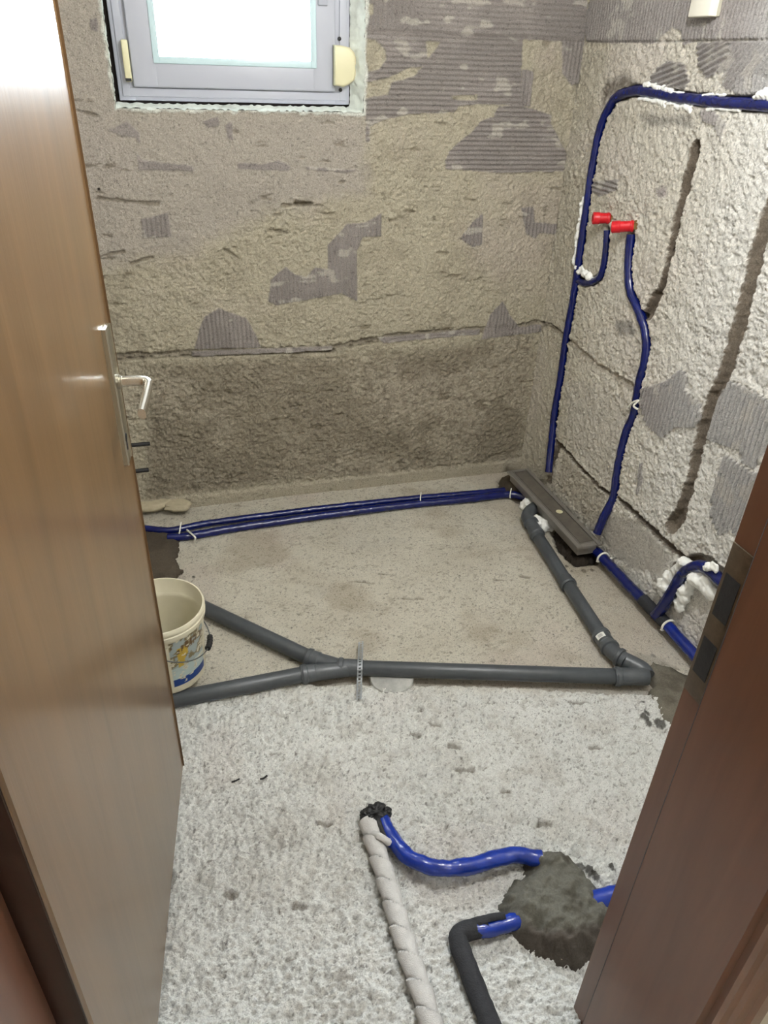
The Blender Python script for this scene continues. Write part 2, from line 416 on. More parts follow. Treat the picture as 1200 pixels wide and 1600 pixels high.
    C = C*(1-adh[..., None])+ac*adh[..., None]
    # edge gap line between tile courses
    tl = pb([(571, 48), (660, 52), (815, 59), (916, 65)]); k = sst(.003, -.001, linesd(U, V, tl, .0015)+wn*.15); h = h-k*.004; C = mixc(C, k*.4, (110, 98, 92))
    # white plaster rim round the opening
    dx = np.maximum(np.maximum(WX0-U, U-WX1), np.maximum(WZ0-V, V-WZ1))
    k = sst(.012, .004, dx+wn*.9); C = mixc(C, k, (222, 224, 214)); h = h*(1-k)+k*.003
    k2 = ((dx > -.001) & (dx < .02)); 
    A = BK(154, 296); k = sst(.005, .003, np.hypot(U-A[0], V-A[2])); h = h-k*.012; C = mixc(C, k, (20, 18, 16))
    # darker corner at the foot of the pipe
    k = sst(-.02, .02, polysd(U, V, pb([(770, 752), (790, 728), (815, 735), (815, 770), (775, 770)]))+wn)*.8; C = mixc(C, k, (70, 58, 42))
    P3 = np.stack([U, YB-h, V], -1)
    uc = (us[:-1]+us[1:])/2; vc = (vs[:-1]+vs[1:])/2; UC, VC = np.meshgrid(uc, vc)
    keep = ~((UC > WX0) & (UC < WX1) & (VC > WZ0) & (VC < WZ1))
    # snap columns/rows near opening onto it so that the edge is straight
    o = grid_mesh('wall_back', us, vs, P3, C, m_masonry, keep)
    tag(o, 'rough beige block wall with grey ridged tile adhesive around the window', kind='structure')
build_back_wall()

# ------------------------------------------------------------------ SETTING: right wall
def pr(L): return [(RT(*p)[1], RT(*p)[2]) for p in L]
PX_MAIN = [(1290, 172), (1240, 168), (1196, 164), (1136, 161), (1098, 157), (1057, 152), (1016, 144), (991, 142), (964, 152), (949, 174), (938, 202), (930, 240), (924, 275), (919, 313), (914, 345), (905, 408), (901, 436), (894, 478), (885, 529), (876, 592), (867, 643), (862, 690), (857, 738)]
PX_BR = [(901, 437), (913, 442), (926, 440), (937, 433), (943, 418), (946, 400), (948, 378), (949, 360)]
PX_SEC = [(987, 366), (984, 392), (983, 427), (986, 456), (997, 481), (1007, 510), (1011, 537), (1008, 567), (1001, 592), (996, 620), (991, 648), (980, 673), (971, 707), (964, 743), (959, 777), (944, 807), (933, 833)]
PX_LOOP = [(1050, 925), (1065, 900), (1080, 888), (1097, 885), (1112, 894), (1128, 909), (1150, 930)]
def build_right_wall():
    us = axis(YF-.02, YB+.02, .0034, [(.9, .012), (1.3, .006)])
    vs = axis(-.04, 2.52, .05, [(0.0, .01), (1.9, .0034)])
    U, V = np.meshgrid(us, vs)
    h = rough_block(U, V, 101, .0046)
    wn = (fbm(U*40, V*40, 3, 121)-.5)*.022
    mid = fbm(U*14, V*14, 4, 115, .6); broad = fbm(U*3, V*3, 4, 112)
    C = rgbn(U, (224, 216, 200))
    C = mixc(C, sst(.45, .75, mid)*.35, (206, 196, 176))
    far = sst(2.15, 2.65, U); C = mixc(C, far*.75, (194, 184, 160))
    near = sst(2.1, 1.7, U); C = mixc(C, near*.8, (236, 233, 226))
    C = mixc(C, sst(.5, .75, broad)*.35, (222, 208, 200))
    # smoother grey blocks of the lowest course
    lowp = [pr(P) for P in ([(945, 795), (1000, 815), (1050, 870), (1035, 900), (985, 890), (940, 850)], [(900, 590), (990, 625), (978, 700), (950, 760), (890, 700), (880, 600)], [(880, 710), (950, 775), (930, 830), (868, 760)])]
    for i, P in enumerate(lowp):
        k = sst(-.01, .02, polysd(U, V, P)+wn); C = mixc(C, k*.7, [(178, 170, 158), (206, 198, 184), (182, 172, 152)][i])
        if i == 0: h = h*(1-.6*k)
    # stains
    k = sst(-.02, .02, polysd(U, V, pr([(945, 132), (975, 118), (1000, 128), (992, 142), (958, 150), (940, 170)]))+wn)*.8; C = mixc(C, k, (110, 98, 86))
    k = sst(-.015, .015, polysd(U, V, pr([(1000, 180), (1040, 182), (1085, 180), (1085, 205), (1060, 196), (1010, 195)]))+wn)*.7; C = mixc(C, k, (140, 134, 124)); h = h*(1-k*.5)
    k = sst(-.012, .012, polysd(U, V, pr([(962, 500), (985, 505), (995, 520), (988, 528), (966, 520)]))+wn)*.8; C = mixc(C, k, (142, 136, 128))
    k = sst(-.008, .008, polysd(U, V, pr([(1024, 297), (1036, 290), (1040, 305), (1028, 310)]))+wn*.4)*.8; C = mixc(C, k, (172, 158, 156))
    # tile adhesive
    adh = np.zeros(U.shape); rid = np.zeros(U.shape)
    def patch(P, ang, r=1.0, wob=.35, lam=.0155):
        nonlocal adh, rid
        m = sst(-.0015, .0015, polysd(U, V, pr(P))+wn*wob); R = ridges(U, V, ang, lam)*r
        rid = np.where(m > adh*.999, R*m, rid); adh = np.maximum(adh, m)
    patch([(914, -80), (1300, -80), (1300, 60), (1200, 62), (1089, 62), (1067, 72), (1064, 51), (1051, 41), (1040, 52), (1022, 68), (947, 67), (915, 66)], 90, .25)
    patch([(1110, 30), (1200, 10), (1200, 60), (1118, 62)], 90, .9)
    patch([(1089, 66), (1145, 64), (1140, 95), (1125, 100), (1119, 118), (1104, 122), (1092, 104)], 20, 1.1)
    patch([(1140, 64), (1300, 62), (1300, 100), (1300, 150), (1200, 146), (1150, 146), (1126, 134), (1121, 105), (1138, 94)], 48, 1.1)
    patch([(1150, 120), (1200, 115), (1200, 146), (1150, 146)], 95, .9)
    patch([(1041, 95), (1068, 98), (1079, 125), (1066, 145), (1040, 138), (1012, 130), (1024, 112)], 15, 1.1)
    patch([(1096, 170), (1118, 174), (1135, 194), (1127, 222), (1117, 196), (1098, 188)], 90, 1)
    patch([(926, 284), (966, 280), (966, 296), (938, 308), (926, 300)], 0, .7, .2)
    patch([(1004, 607), (1025, 601), (1045, 594), (1065, 576), (1074, 585), (1073, 610), (1094, 630), (1097, 657), (1088, 668), (1056, 668), (1038, 684), (1029, 680), (1011, 664), (1002, 634)], 90, 1.9, .15, .017)
    patch([(1133, 593), (1157, 601), (1200, 623), (1260, 650), (1260, 720), (1200, 700), (1178, 733), (1162, 724), (1157, 704), (1108, 688), (1106, 675), (1121, 641), (1128, 607)], 90, 1.9, .15, .017)
    patch([(1135, 711), (1162, 729), (1178, 738), (1230, 740), (1200, 850), (1166, 850), (1144, 828), (1126, 837), (1112, 808), (1112, 785), (1128, 727)], 90, 1.9, .15, .017)
    patch([(1000, 725), (1005, 722), (1004, 755), (996, 775), (994, 768)], 90, .6, .1)
    hole = np.zeros(U.shape)
    for P in ([(1070, 78), (1089, 72), (1086, 100), (1072, 98)], [(1120, 118), (1132, 112), (1130, 140), (1112, 138)]):
        hole = np.maximum(hole, sst(-.002, .002, polysd(U, V, pr(P))+wn*.3))
    adh *= 1-hole; rid *= 1-hole
    h = h*(1-.75*adh)+adh*.0035+rid*.0044
    ac = mixc(rgbn(U, (164, 156, 152)), sst(2.0, 1.75, U)*.7, (192, 191, 188))
    ac = mixc(ac, sst(.6, .7, fbm(U*18, V*18, 3, 160))*.7, (196, 190, 180))
    C = C*(1-adh[..., None])+ac*adh[..., None]
    tl = pr([(916, 65), (1000, 65), (1200, 62), (1290, 62)]); k = sst(.003, -.001, linesd(U, V, tl, .0015)+wn*.15); h = h-k*.005; C = mixc(C, k*.5, (112, 100, 92))
    # chases and open joints
    def chase(P, W, depth, col, sharp=.004, cm=.8, wob=.5):
        nonlocal h, C
        if depth > .02 and depth < .0325: W = [v*1.35 for v in W] if hasattr(W, '__len__') else W*1.25
        d = linesd(U, V, pr(P), W)+wn*wob; kc = sst(.003, -.001, d); k = sst(0, -2*sharp, d)
        h = h*(1-k)+(-depth+(fbm(U*50, V*50, 3, 171)-.5)*.012)*k; C = mixc(C, kc*cm, col)
    chase([(1088, 232), (1080, 262), (1068, 300), (1058, 340), (1048, 395), (1038, 440), (1025, 465), (1012, 490)], [.014, .017, .016, .014, .011, .010, .016, .018], .030, (104, 86, 64), cm=.9)
    chase([(1225, 290), (1200, 335), (1180, 405), (1158, 500), (1132, 585), (1112, 630), (1096, 675), (1086, 720), (1075, 765), (1062, 805), (1048, 822)], [.02, .02, .02, .02, .018, .018, .017, .015, .015, .022, .02], .032, (116, 98, 74), cm=.9)
    chase([(842, 503), (870, 516), (900, 540), (935, 572), (970, 592), (995, 608)], .012, .010, (150, 136, 116), .008, .6, .9)
    chase([(842, 501), (862, 506), (885, 528)], .003, .016, (72, 58, 44), .004, .8)
    chase([(868, 690), (882, 702), (905, 728), (935, 760), (952, 772)], .007, .024, (92, 76, 58), .004, .9)
    chase([(966, 778), (1000, 808), (1030, 838), (1060, 866), (1085, 880)], [.007, .009, .009, .008, .008], .024, (96, 80, 62), .004, .9)
    chase([(870, 700), (864, 720), (858, 748)], .022, .020, (100, 82, 62), .006, .8)
    chase([(1082, 880), (1060, 890), (1045, 915), (1038, 935)], .022, .022, (120, 104, 86), .006, .7)
    chase(PX_MAIN, .019, .036, (150, 138, 116), .003, .5, .35)
    chase(PX_BR, .017, .034, (168, 156, 134), .003, .5, .3)
    chase(PX_SEC, .017, .034, (158, 144, 122), .003, .5, .4)
    chase([(1050, 925), (1065, 900), (1080, 888), (1097, 885), (1112, 894), (1160, 940)], .036, .03, (150, 136, 116), .006, .6)
    # raised plaster bed left of the red plugs
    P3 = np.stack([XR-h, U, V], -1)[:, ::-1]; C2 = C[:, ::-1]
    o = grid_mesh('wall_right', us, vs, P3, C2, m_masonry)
    tag(o, 'rough pale block wall with pipe chases and ridged adhesive', kind='structure')
build_right_wall()

# ------------------------------------------------------------------ SETTING: floor
def pf(L, z=0.0): return [(F(*p, z)[0], F(*p, z)[1]) for p in L]
def build_floor():
    us = axis(XL-.0, XR+.03, .0034, [(-.3, .02), (1.49, .0034)])
    vs = axis(.30, YB+.03, .0036, [(.55, .004), (1.4, .0024)])
    U, V = np.meshgrid(us, vs)
    wn = (fbm(U*30, V*30, 3, 221)-.5)*.03
    # pale hacked concrete in front, smoother screed behind the long pipe
    bl = pf([(100, 1150), (260, 1112), (420, 1090), (560, 1080), (800, 1085), (1100, 1080), (1300, 1090)])
    edge = np.interp(U, [p[0] for p in bl], [p[1] for p in bl])
    rough = sst(.10, -.04, V-edge+wn*2.2)
    n = fbm(U*70, V*70, 3, 201, .65); lump = np.abs(2*fbm(U*105, V*105, 2, 205, .5)-1)
    rr = ((n-.5)*.013-(lump-.25)*.0075)*(.9+1.3*fbm(U*9, V*9, 3, 208))+(fbm(U*30, V*30, 3, 209, .6)-.5)*.014
    sm = (fbm(U*30, V*30, 4, 231, .6)-.5)*.0045+(fbm(U*5, V*5, 2, 233)-.5)*.008
    pit = sst(.66, .8, fbm(U*36, V*30, 3, 240, .6))
    h = sm*(1-rough)+(rr+(fbm(U*6, V*6, 2, 235)-.5)*.008+.010)*rough-pit*.003
    C = rgbn(U, (214, 207, 188))
    C = mixc(C, sst(.42, .66, fbm(U*7, V*10, 4, 211, .6))*.4, (196, 187, 166))
    C = mixc(C, sst(.6, .74, fbm(U*40, V*55, 4, 214, .65))*.45, (150, 137, 114))
    C = mixc(C, sst(.6, .8, fbm(U*3, V*3, 3, 217))*.6, (206, 192, 176))
    white = mixc(rgbn(U, (238, 239, 234)), sst(.5, .8, fbm(U*12, V*12, 4, 251, .6))*.5, (216, 212, 202))
    white = mixc(white, sst(.5, .75, fbm(U*4, V*4, 3, 255))*.35, (224, 214, 206))
    C = C*(1-rough[..., None])+white*rough[..., None]
    C = mixc(C, sst(.42, .30, n)*rough*.3, (150, 140, 124)); C = mixc(C, sst(.55, .8, lump)*rough*.2, (150, 142, 128))
    C = mixc(C, sst(.74, .8, fbm(U*170, V*170, 2, 262, .5))*.6, (100, 92, 80))
    # right side strip, cracks
    k = sst(1.15, 1.35, U)*sst(1.4, 1.7, V)*.5; C = mixc(C, k, (186, 172, 150))
    # trench under the long pipe
    tr_ = pf([(500, 1052), (560, 1050), (800, 1055), (960, 1066), (1020, 1068)], .02)
    k = sst(.008, -.008, linesd(U, V, tr_, .034)+wn*.7); h = h*(1-k)+(-.013)*k; C = mixc(C, k*.5, (150, 134, 112))
    # scuffed line where the foot of the wall was plastered
    k = sst(.0, -.05, YB-.12-V+wn)*0; C = mixc(C, k, (190, 180, 158))
    cr = [pf(P) for P in ([(800, 748), (822, 748), (845, 760)], [(1005, 1050), (1040, 1036), (1060, 1045)])]
    for P in cr:
        k = sst(.004, -.003, linesd(U, V, P, .003)+wn*.3); h = h-k*.01; C = mixc(C, k*.7, (90, 76, 58))
    # dark damp earth pocket beneath the drain channel
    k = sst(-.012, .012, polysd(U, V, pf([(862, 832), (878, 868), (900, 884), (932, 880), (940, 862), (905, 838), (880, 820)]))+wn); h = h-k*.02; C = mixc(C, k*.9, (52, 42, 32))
    k = sst(-.012, .012, polysd(U, V, pf([(775, 752), (800, 742), (835, 775), (845, 800), (815, 790), (785, 768)]))+wn*.8); h = h-k*.012; C = mixc(C, k*.8, (84, 70, 52))
    k = sst(-.01, .01, polysd(U, V, pf([(990, 1020), (1040, 1028), (1060, 1060), (1010, 1065)]))+wn); C = mixc(C, k*.6, (132, 122, 106))
    k = sst(-.006, .006, polysd(U, V, pf([(1035, 945), (1062, 925), (1075, 950), (1050, 975)]))+wn); h = h-k*.02; C = mixc(C, k*.7, (90, 76, 60))
    # round grey filled hole under the long pipe
    # mortar splashes
    for (x, y, r) in [(905, 1360, .010), (920, 1368, .012), (928, 1374, .010), (955, 1362, .008), (1006, 1125, .012), (1012, 1133, .01), (1003, 1100, .006), (1010, 1117, .008), (885, 885, .006), (893, 893, .006), (912, 893, .009), (925, 892, .006), (918, 900, .004), (272, 905, .006), (302, 902, .005), (1000, 1022, .004), (1020, 1025, .007), (1030, 1133, .016)]:
        A = F(x, y); k = sst(.5, -.5, (np.hypot(U-A[0], (V-A[1])*.8)-r+wn*.35)/.003); h = h+k*.003; C = mixc(C, k*.85, (70, 66, 58))
    for (x, y, q, r) in [(570, 908, 14, .004), (605, 896, 12, .003), (300, 955, 30, .002), (655, 935, 5, .004), (640, 935, 12, .002), (780, 905, 8, .003), (460, 1030, 5, .003), (380, 790, 12, .003), (820, 900, 6, .004), (678, 1136, 5, .006), (710, 1170, 6, .006), (648, 1150, 7, .004), (725, 1205, 12, .004), (905, 1100, 16, .003), (930, 1170, 8, .004), (505, 1290, 8, .004), (790, 1240, 7, .004), (430, 1180, 8, .003), (360, 1400, 8, .005), (850, 1290, 9, .004), (540, 1530, 9, .004), (470, 1420, 8, .004)]:
        A = F(x-q, y); B_ = F(x+q, y+q*.2); k = sst(.004, -.002, segdist(U, V, A[:2], B_[:2])-r+wn*.5); h = h-k*.006; C = mixc(C, k*.6, (112, 96, 74))
    # wider brownish smudges on the screed
    k = sst(.56, .74, fbm(U*4, V*6, 4, 281))*.45*(1-rough); C = mixc(C, k, (168, 152, 124))
    # plaster dust smears
    k = sst(.62, .8, fbm(U*5, V*7, 4, 271))*.4*(1-rough); C = mixc(C, k, (206, 200, 186))
    P3 = np.stack([U, V, h], -1)
    o = grid_mesh('floor', us, vs, P3, C, m_floor)
    tag(o, 'bare hacked concrete floor, whitish in front and beige behind', kind='structure')
build_floor()

# ------------------------------------------------------------------ SETTING: the rest of the shell
def struct(name, a, b, m, label=None):
    o = boxo(name, a, b, m); tag(o, label, kind='structure'); return o
struct('wall_left', (XL-.1, YF-.02, -.04), (XL, YB+.1, 2.52), m_wall_plain)
struct('ceiling', (XL-.1, .39, 2.5), (XR+.1, YB+.1, 2.6), m_ceil)
def ring(name, x0, x1, z0, z1, X0, X1, Z0, Z1, ya, yb, m):
    bm = bmesh.new(); box(bm, (X0, ya, Z0), (x0, yb, Z1)); box(bm, (x1, ya, Z0), (X1, yb, Z1)); box(bm, (x0, ya, z1), (x1, yb, Z1))
    if z0 > Z0: box(bm, (x0, ya, Z0), (x1, yb, z0))
    return fin(name, bm, m, ang=30)
DX0, DX1, DZ = -.262, .640, 2.09
tag(ring('wall_front', DX0, DX1, -.04, DZ, XL-.6, XR+.6, -.04, 2.52, .385, YF, m_wall_plain), kind='structure')
# outer masonry behind the displaced skins, deep reveal of the window
bm = bmesh.new()
for a, b in (((XL-.1, 2.825, -.04), (-.045, 3.02, 2.52)), ((.665, 2.825, -.04), (XR+.2, 3.02, 2.52)), ((-.045, 2.825, -.04), (.665, 3.02, 1.515)), ((-.045, 2.825, 2.13), (.665, 3.02, 2.52))): box(bm, a, b)
tag(fin('wall_outer', bm, m_darkgap, ang=30), kind='structure')
struct('wall_side', (XR+.075, .39, -.04), (XR+.17, 2.9, 2.52), m_wall_plain)
# plastered reveal round the window opening
bm = bmesh.new()
def rough_strip(bm, p, q, wdir, w, nrm, seed, n=120, cols=8, amp=.004):
    rows = []
    for i in range(n+1):
        base = Vector(p).lerp(Vector(q), i/n); row = []
        for j in range(cols+1):
            d = amp*2*(float(vn(i*.55+seed, j*.8+seed))-.5)
            row.append(bm.verts.new(base+Vector(wdir)*(w*j/cols)+Vector(nrm)*d))
        rows.append(row)
    for i in range(n):
        for j in range(cols): bm.faces.new((rows[i][j], rows[i+1][j], rows[i+1][j+1], rows[i][j+1]))
rough_strip(bm, (WX1, YB-.006, WZ0-.004), (WX1, YB-.006, WZ1), (-.62, .78, 0), .062, (1, 0, 0), 3)
rough_strip(bm, (WX0, YB-.006, WZ0-.004), (WX0, YB-.006, WZ1), (0, 1, 0), .03, (1, 0, 0), 8)
rough_strip(bm, (WX0-.004, YB-.006, WZ0), (WX1+.004, YB-.006, WZ0), (0, .95, .27), .048, (0, 0, 1), 13, 160)
rough_strip(bm, (WX0, YB-.006, WZ1), (WX1, YB-.006, WZ1), (0, 1, 0), .05, (0, 0, 1), 19)
tag(fin('trim_1', bm, m_plaster, ang=80), 'crumbly white plaster edge lining the window opening', kind='structure')

# hallway the camera stands in
HX0, HX1, HY = -1.0, 1.7, -1.5
struct('floor_hall', (HX0, HY, -.06), (HX1, .30, -.005), m_hall)
struct('wall_hall_left', (HX0-.1, HY, -.06), (HX0, .385, 2.52), m_hall)
struct('wall_hall_right', (HX1, HY, -.06), (HX1+.1, .385, 2.52), m_hall)
struct('wall_hall_back', (HX0-.1, HY-.1, -.06), (HX1+.1, HY, 2.52), m_hall)
struct('ceiling_hall', (HX0-.1, HY-.1, 2.5), (HX1+.1, .39, 2.6), m_hall)

def lamp(loc, label):
    t = empty('fill_lamp', (loc[0], loc[1], 2.5), label=label, cat='lamp')
    bm = bmesh.new(); lathe_on(bm, (loc[0], loc[1], 2.5), (loc[0], loc[1], 2.0), [(0, .05), (.012, .05), (.018, .02), (.03, .006), (.10, .005), (.10, .02), (.15, .022), (.155, .018)], 24)
    fin('lamp_socket', bm, m_white, t)
    bm = bmesh.new(); lathe_on(bm, (loc[0], loc[1], 2.352), (loc[0], loc[1], 2.0), [(0, .013), (.02, .016), (.045, .028), (.065, .030), (.08, .022), (.088, .008)], 24)
    b = fin('bulb', bm, m_bulb, t); return t

# ------------------------------------------------------------------ WINDOW
def build_window():
    t = empty('window_1', (.31, 2.80, 1.495), label='white plastic window sash, overexposed daylight behind', kind='structure')
    x0, x1, z0, z1 = -.066, .684, 1.496, 2.15
    def frame(name, X0, X1, Z0, Z1, wd, ya, yb, m, bev=.004):
        bm = bmesh.new()
        box(bm, (X0, ya, Z0), (X0+wd, yb, Z1), bev); box(bm, (X1-wd, ya, Z0), (X1, yb, Z1), bev)
        box(bm, (X0+wd*.9, ya, Z0), (X1-wd*.9, yb, Z0+wd), bev); box(bm, (X0+wd*.9, ya, Z1-wd), (X1-wd*.9, yb, Z1), bev)
        return fin(name, bm, m, t)
    frame('window_frame', x0, x1, z0, z1, .052, 2.802, 2.824, m_pvc, .003)
    frame('window_frame_lip', x0+.012, x1-.012, z0+.012, z1-.012, .024, 2.797, 2.806, m_pvc, .002)
    frame('sash', -.018, .632, 1.534, 2.115, .078, 2.783, 2.84, m_pvc, .006)
    frame('glazing_bead', .050, .568, 1.600, 2.049, .020, 2.779, 2.80, m_bead, .003)
    boxo('pane', (.064, 2.803, 1.614), (.554, 2.806, 2.036), m_glass, t)
    bm = bmesh.new(); lathe_on(bm, (.590, 2.785, 1.81), (.590, 2.7, 1.81), [(0, .016), (.006, .016), (.008, .012), (.03, .009), (.04, .009)], 20)
    box(bm, (.578, 2.738, 1.80), (.602, 2.750, 1.93), .004); fin('window_handle', bm, m_pvc, t)
    boxo('handle_plate', (.574, 2.776, 1.772), (.606, 2.784, 1.85), m_pvc, t, bev=.004)
    h = boxo('hinge_cover', (-.040, 2.772, 1.548), (-.020, 2.798, 1.66), m_cream, t, bev=.004); h['label'] = 'yellowed hinge cover at lower left of window'
    boxo('hinge_slot', (-.040, 2.770, 1.550), (-.022, 2.7725, 1.558), m_black, t)
    bm = bmesh.new()
    for (x, z) in ((.648, 1.686), (.652, 1.540)): lathe_on(bm, (x, 2.800, z), (x, 2.7, z), [(0, .006), (.004, .006), (.005, .003)], 12)
    fin('cover_screw', bm, m_black, t)
build_window()
def build_cream_box():
    a = BK(522, 68, 2.765); b = BK(556, 132, 2.765)
    X0, X1, Z0, Z1 = a[0], b[0]-.004, 1.554, 1.668
    t = empty('hinge_housing', (X0, 2.79, Z0), label='cream rounded plastic housing at lower right corner of the window', cat='window fitting')
    bm = bmesh.new()
    poly = [(X0, Z0), (X0+.03, Z0-.004), (X1-.022, Z0+.004), (X1-.005, Z0+.016), (X1, Z0+.030), (X1, Z1-.034), (X1-.006, Z1-.018), (X1-.022, Z1-.005), (X0+.02, Z1), (X0, Z1)]
    def slab(poly, ya, yb):
        f = [bm.verts.new((x, ya, z)) for x, z in poly]; g = [bm.verts.new((x, yb, z)) for x, z in poly]; n = len(poly)
        for i in range(n): bm.faces.new((f[i], f[(i+1) % n], g[(i+1) % n], g[i]))
        bm.faces.new(f); bm.faces.new(g[::-1])
    slab(poly, 2.752, 2.80)
    bmesh.ops.bevel(bm, geom=[e for e in bm.edges if all(abs(v.co.y-2.752) < 1e-5 for v in e.verts)], offset=.008, segments=3, profile=.5, affect='EDGES')
    fin('housing_cover', bm, m_cream, t)
    bm = bmesh.new()
    p2 = [(x+.006 if x > X0+.02 else x, z) for x, z in poly]; slab([(x, z) for x, z in p2], 2.778, 2.798)
    o = fin('housing_base', bm, mat('aged_beige_plastic', (208, 190, 150), .45), t)
build_cream_box()

# ------------------------------------------------------------------ DOOR
E_ = Vector((-.103, 1.37, 0)); ud = Vector((-.107, -.82, 0)).normalized(); nd = Vector((-ud.y, ud.x, 0)); nd = nd if nd.x > 0 else -nd
def dp(s, n, z): return E_+ud*s+nd*n+Vector((0, 0, z))
def dbox(bm, s0, s1, n0, n1, z0, z1, bev=0):
    r = bmesh.ops.create_cube(bm, size=1); vs = r['verts']
    for v in vs: v.co = dp(s0 if v.co.x < 0 else s1, n0 if v.co.y < 0 else n1, z0 if v.co.z < 0 else z1)
    if bev: bmesh.ops.bevel(bm, geom=list({e for v in vs for e in v.link_edges}), offset=bev, segments=3, profile=.5, affect='EDGES')
def build_door():
    t = empty('door_1', dp(.83, 0, .045), label='open brown veneered door leaf, glossy, with steel lever handle', kind='structure')
    bm = bmesh.new(); dbox(bm, 0, .83, -.040, 0, .045, 2.045, .004); fin('door_leaf', bm, m_door, t)
    bm = bmesh.new(); dbox(bm, .8305, .8335, -.039, -.002, .05, 2.04, .001); fin('hinge_edge', bm, m_edge, t)
    # escutcheon
    bm = bmesh.new(); dbox(bm, .035, .072, .0, .0075, .980, 1.235, .0025); pl = fin('handle_plate', bm, m_alu, t)
    bm = bmesh.new(); a = dp(.0535, .0075, 1.027)
    lathe_on(bm, a, a+nd, [(0, .008), (.0008, .008)], 16); dbox(bm, .0505, .0565, .007, .0083, 1.002, 1.027); fin('keyhole', bm, m_black, pl)
    bm = bmesh.new()
    lathe_on(bm, dp(.0535, .0075, 1.137), dp(.0535, .1, 1.137), [(0, .013), (.006, .013), (.007, .0105), (.010, .0105)], 24)
    fin('handle_collar', bm, m_alu, pl)
    bm = bmesh.new()
    P = [dp(.0535, .012, 1.137), dp(.0535, .030, 1.138), dp(.0535, .050, 1.138), dp(.0555, .058, 1.137), dp(.062, .063, 1.136), dp(.075, .064, 1.133), dp(.11, .0625, 1.125), dp(.150, .060, 1.116)]
    seg = 16; pts = smooth_path([tuple(p) for p in P], .003); rings = []
    for i, p in enumerate(pts):
        T = np.array(pts[min(i+1, len(pts)-1)])-np.array(pts[max(0, i-1)]); T /= np.linalg.norm(T)
        zz = np.array([0, 0, 1.0]); s_ = np.cross(T, zz); s_ /= np.linalg.norm(s_); zv = np.cross(s_, T); rg = []
        f_ = i/len(pts); hz = .0085+.0035*max(0, f_-.35); hs = .0080 if f_ < .4 else .0070
        for k in range(seg):
            th = 2*PI*k/seg; c, s = math.cos(th), math.sin(th); q = .75
            rg.append(bm.verts.new(tuple(np.array(p)+zv*(math.copysign(abs(s)**q, s)*hz)+s_*(math.copysign(abs(c)**q, c)*hs))))
        rings.append(rg)
    for i in range(len(rings)-1):
        for k in range(seg): bm.faces.new((rings[i][k], rings[i][(k+1) % seg], rings[i+1][(k+1) % seg], rings[i+1][k]))
    bm.faces.new(rings[0]); bm.faces.new(rings[-1]); fin('door_handle', bm, m_steel_lever, t, ang=50)
    bm = bmesh.new(); dbox(bm, -.0012, .0005, -.03, -.012, .95, 1.17); fin('lock_faceplate', bm, m_alu, t)
build_door()

# ------------------------------------------------------------------ DOOR FRAME
def build_frame():
    t = empty('trim_2', (.614, .45, 0), label='dark reddish brown wooden door frame at the picture edge', kind='structure')
    # right jamb: face, rebate, near arris
    R = [(.614, .357), (.614, .540), (.617, .543), (.628, .543), (.628, .588), (.642, .588), (.642, .357)]
    bm = bmesh.new(); prism(bm, R, -.02, 2.075); fin('jamb', bm, m_frame, t, ang=20)
    bm = bmesh.new(); prism(bm, [(.6145, .541), (.6175, .5445), (.628, .5455), (.628, .5435), (.618, .5415)], -.02, 2.06); fin('seal', bm, m_black, t)
    # casing towards the hall with stepped mouldings
    Cs = [(.630, .385), (.630, .347), (.634, .341), (.646, .339), (.650, .333), (.664, .331), (.670, .325), (.690, .325), (.696, .330), (.704, .331), (.708, .338), (.708, .385)]
    bm = bmesh.new(); prism(bm, Cs, -.02, 2.13); fin('casing', bm, m_frame, t, ang=20)
    mir = lambda P: [(.614-.245-x, y) for x, y in P][::-1]
    bm = bmesh.new(); prism(bm, mir(R), -.02, 2.075); fin('jamb', bm, m_frame, t, ang=20)
    bm = bmesh.new(); prism(bm, mir(Cs), -.02, 2.13); fin('casing', bm, m_frame, t, ang=20)
    bm = bmesh.new(); box(bm, (-.245, .357, 2.06), (.614, .540, 2.088)); box(bm, (-.259, .540, 2.074), (.628, .588, 2.088)); fin('head', bm, m_frame, t, ang=20)
    # strike plate on the rebate, two latch openings
    z1 = [RT(1145, 850, .628)[2], RT(1085, 1085, .628)[2]]
    zt, zb = max(z1), min(z1)
    bm = bmesh.new(); box(bm, (.6262, .5475, zb-.005), (.6282, .5875, zt+.005), .0006)
    sp = fin('strike_plate', bm, mat('tarnished_strike_steel', (88, 74, 58), .45, metal=.5, var=.3, vscale=60), t); sp['label'] = 'tarnished metal strike plate'
    L_ = zt-zb
    bm = bmesh.new(); box(bm, (.6255, .556, zb+L_*.56), (.6264, .582, zb+L_*.84)); box(bm, (.6255, .556, zb+L_*.14), (.6264, .582, zb+L_*.40))
    fin('latch_opening', bm, m_black, sp)
build_frame()
tag(boxo('threshold', (-.25, .352, -.03), (.62, .372, -.004), m_floor), kind='structure'); bpy.data.objects['threshold'].name = 'trim_3'

# ------------------------------------------------------------------ PIPES
def wrinkle(seed, amp=.05, k=60):
    return lambda s, th: 1+amp*(float(vn(s*k+seed, (math.cos(th)+1)*2.2+seed*3))-.5)*2+amp*.5*(float(vn(s*k*2.5+seed, (math.sin(th)+1)*3.1))-.5)*2
def wp(L, X): return [RT(x, y, X) for x, y in L]
def pipe(name, P, r, m, label=None, cat=None, group=None, parent=None, seed=1, amp=.05, step=.005, seg=20, kind=None):
    bm = bmesh.new(); tube(bm, P, r, seg, step, wrinkle(seed, amp))
    o = fin(name, bm, m, parent, ang=60, org=None if parent else P[-1])
    if parent is None: tag(o, label, cat, group, kind)
    return o

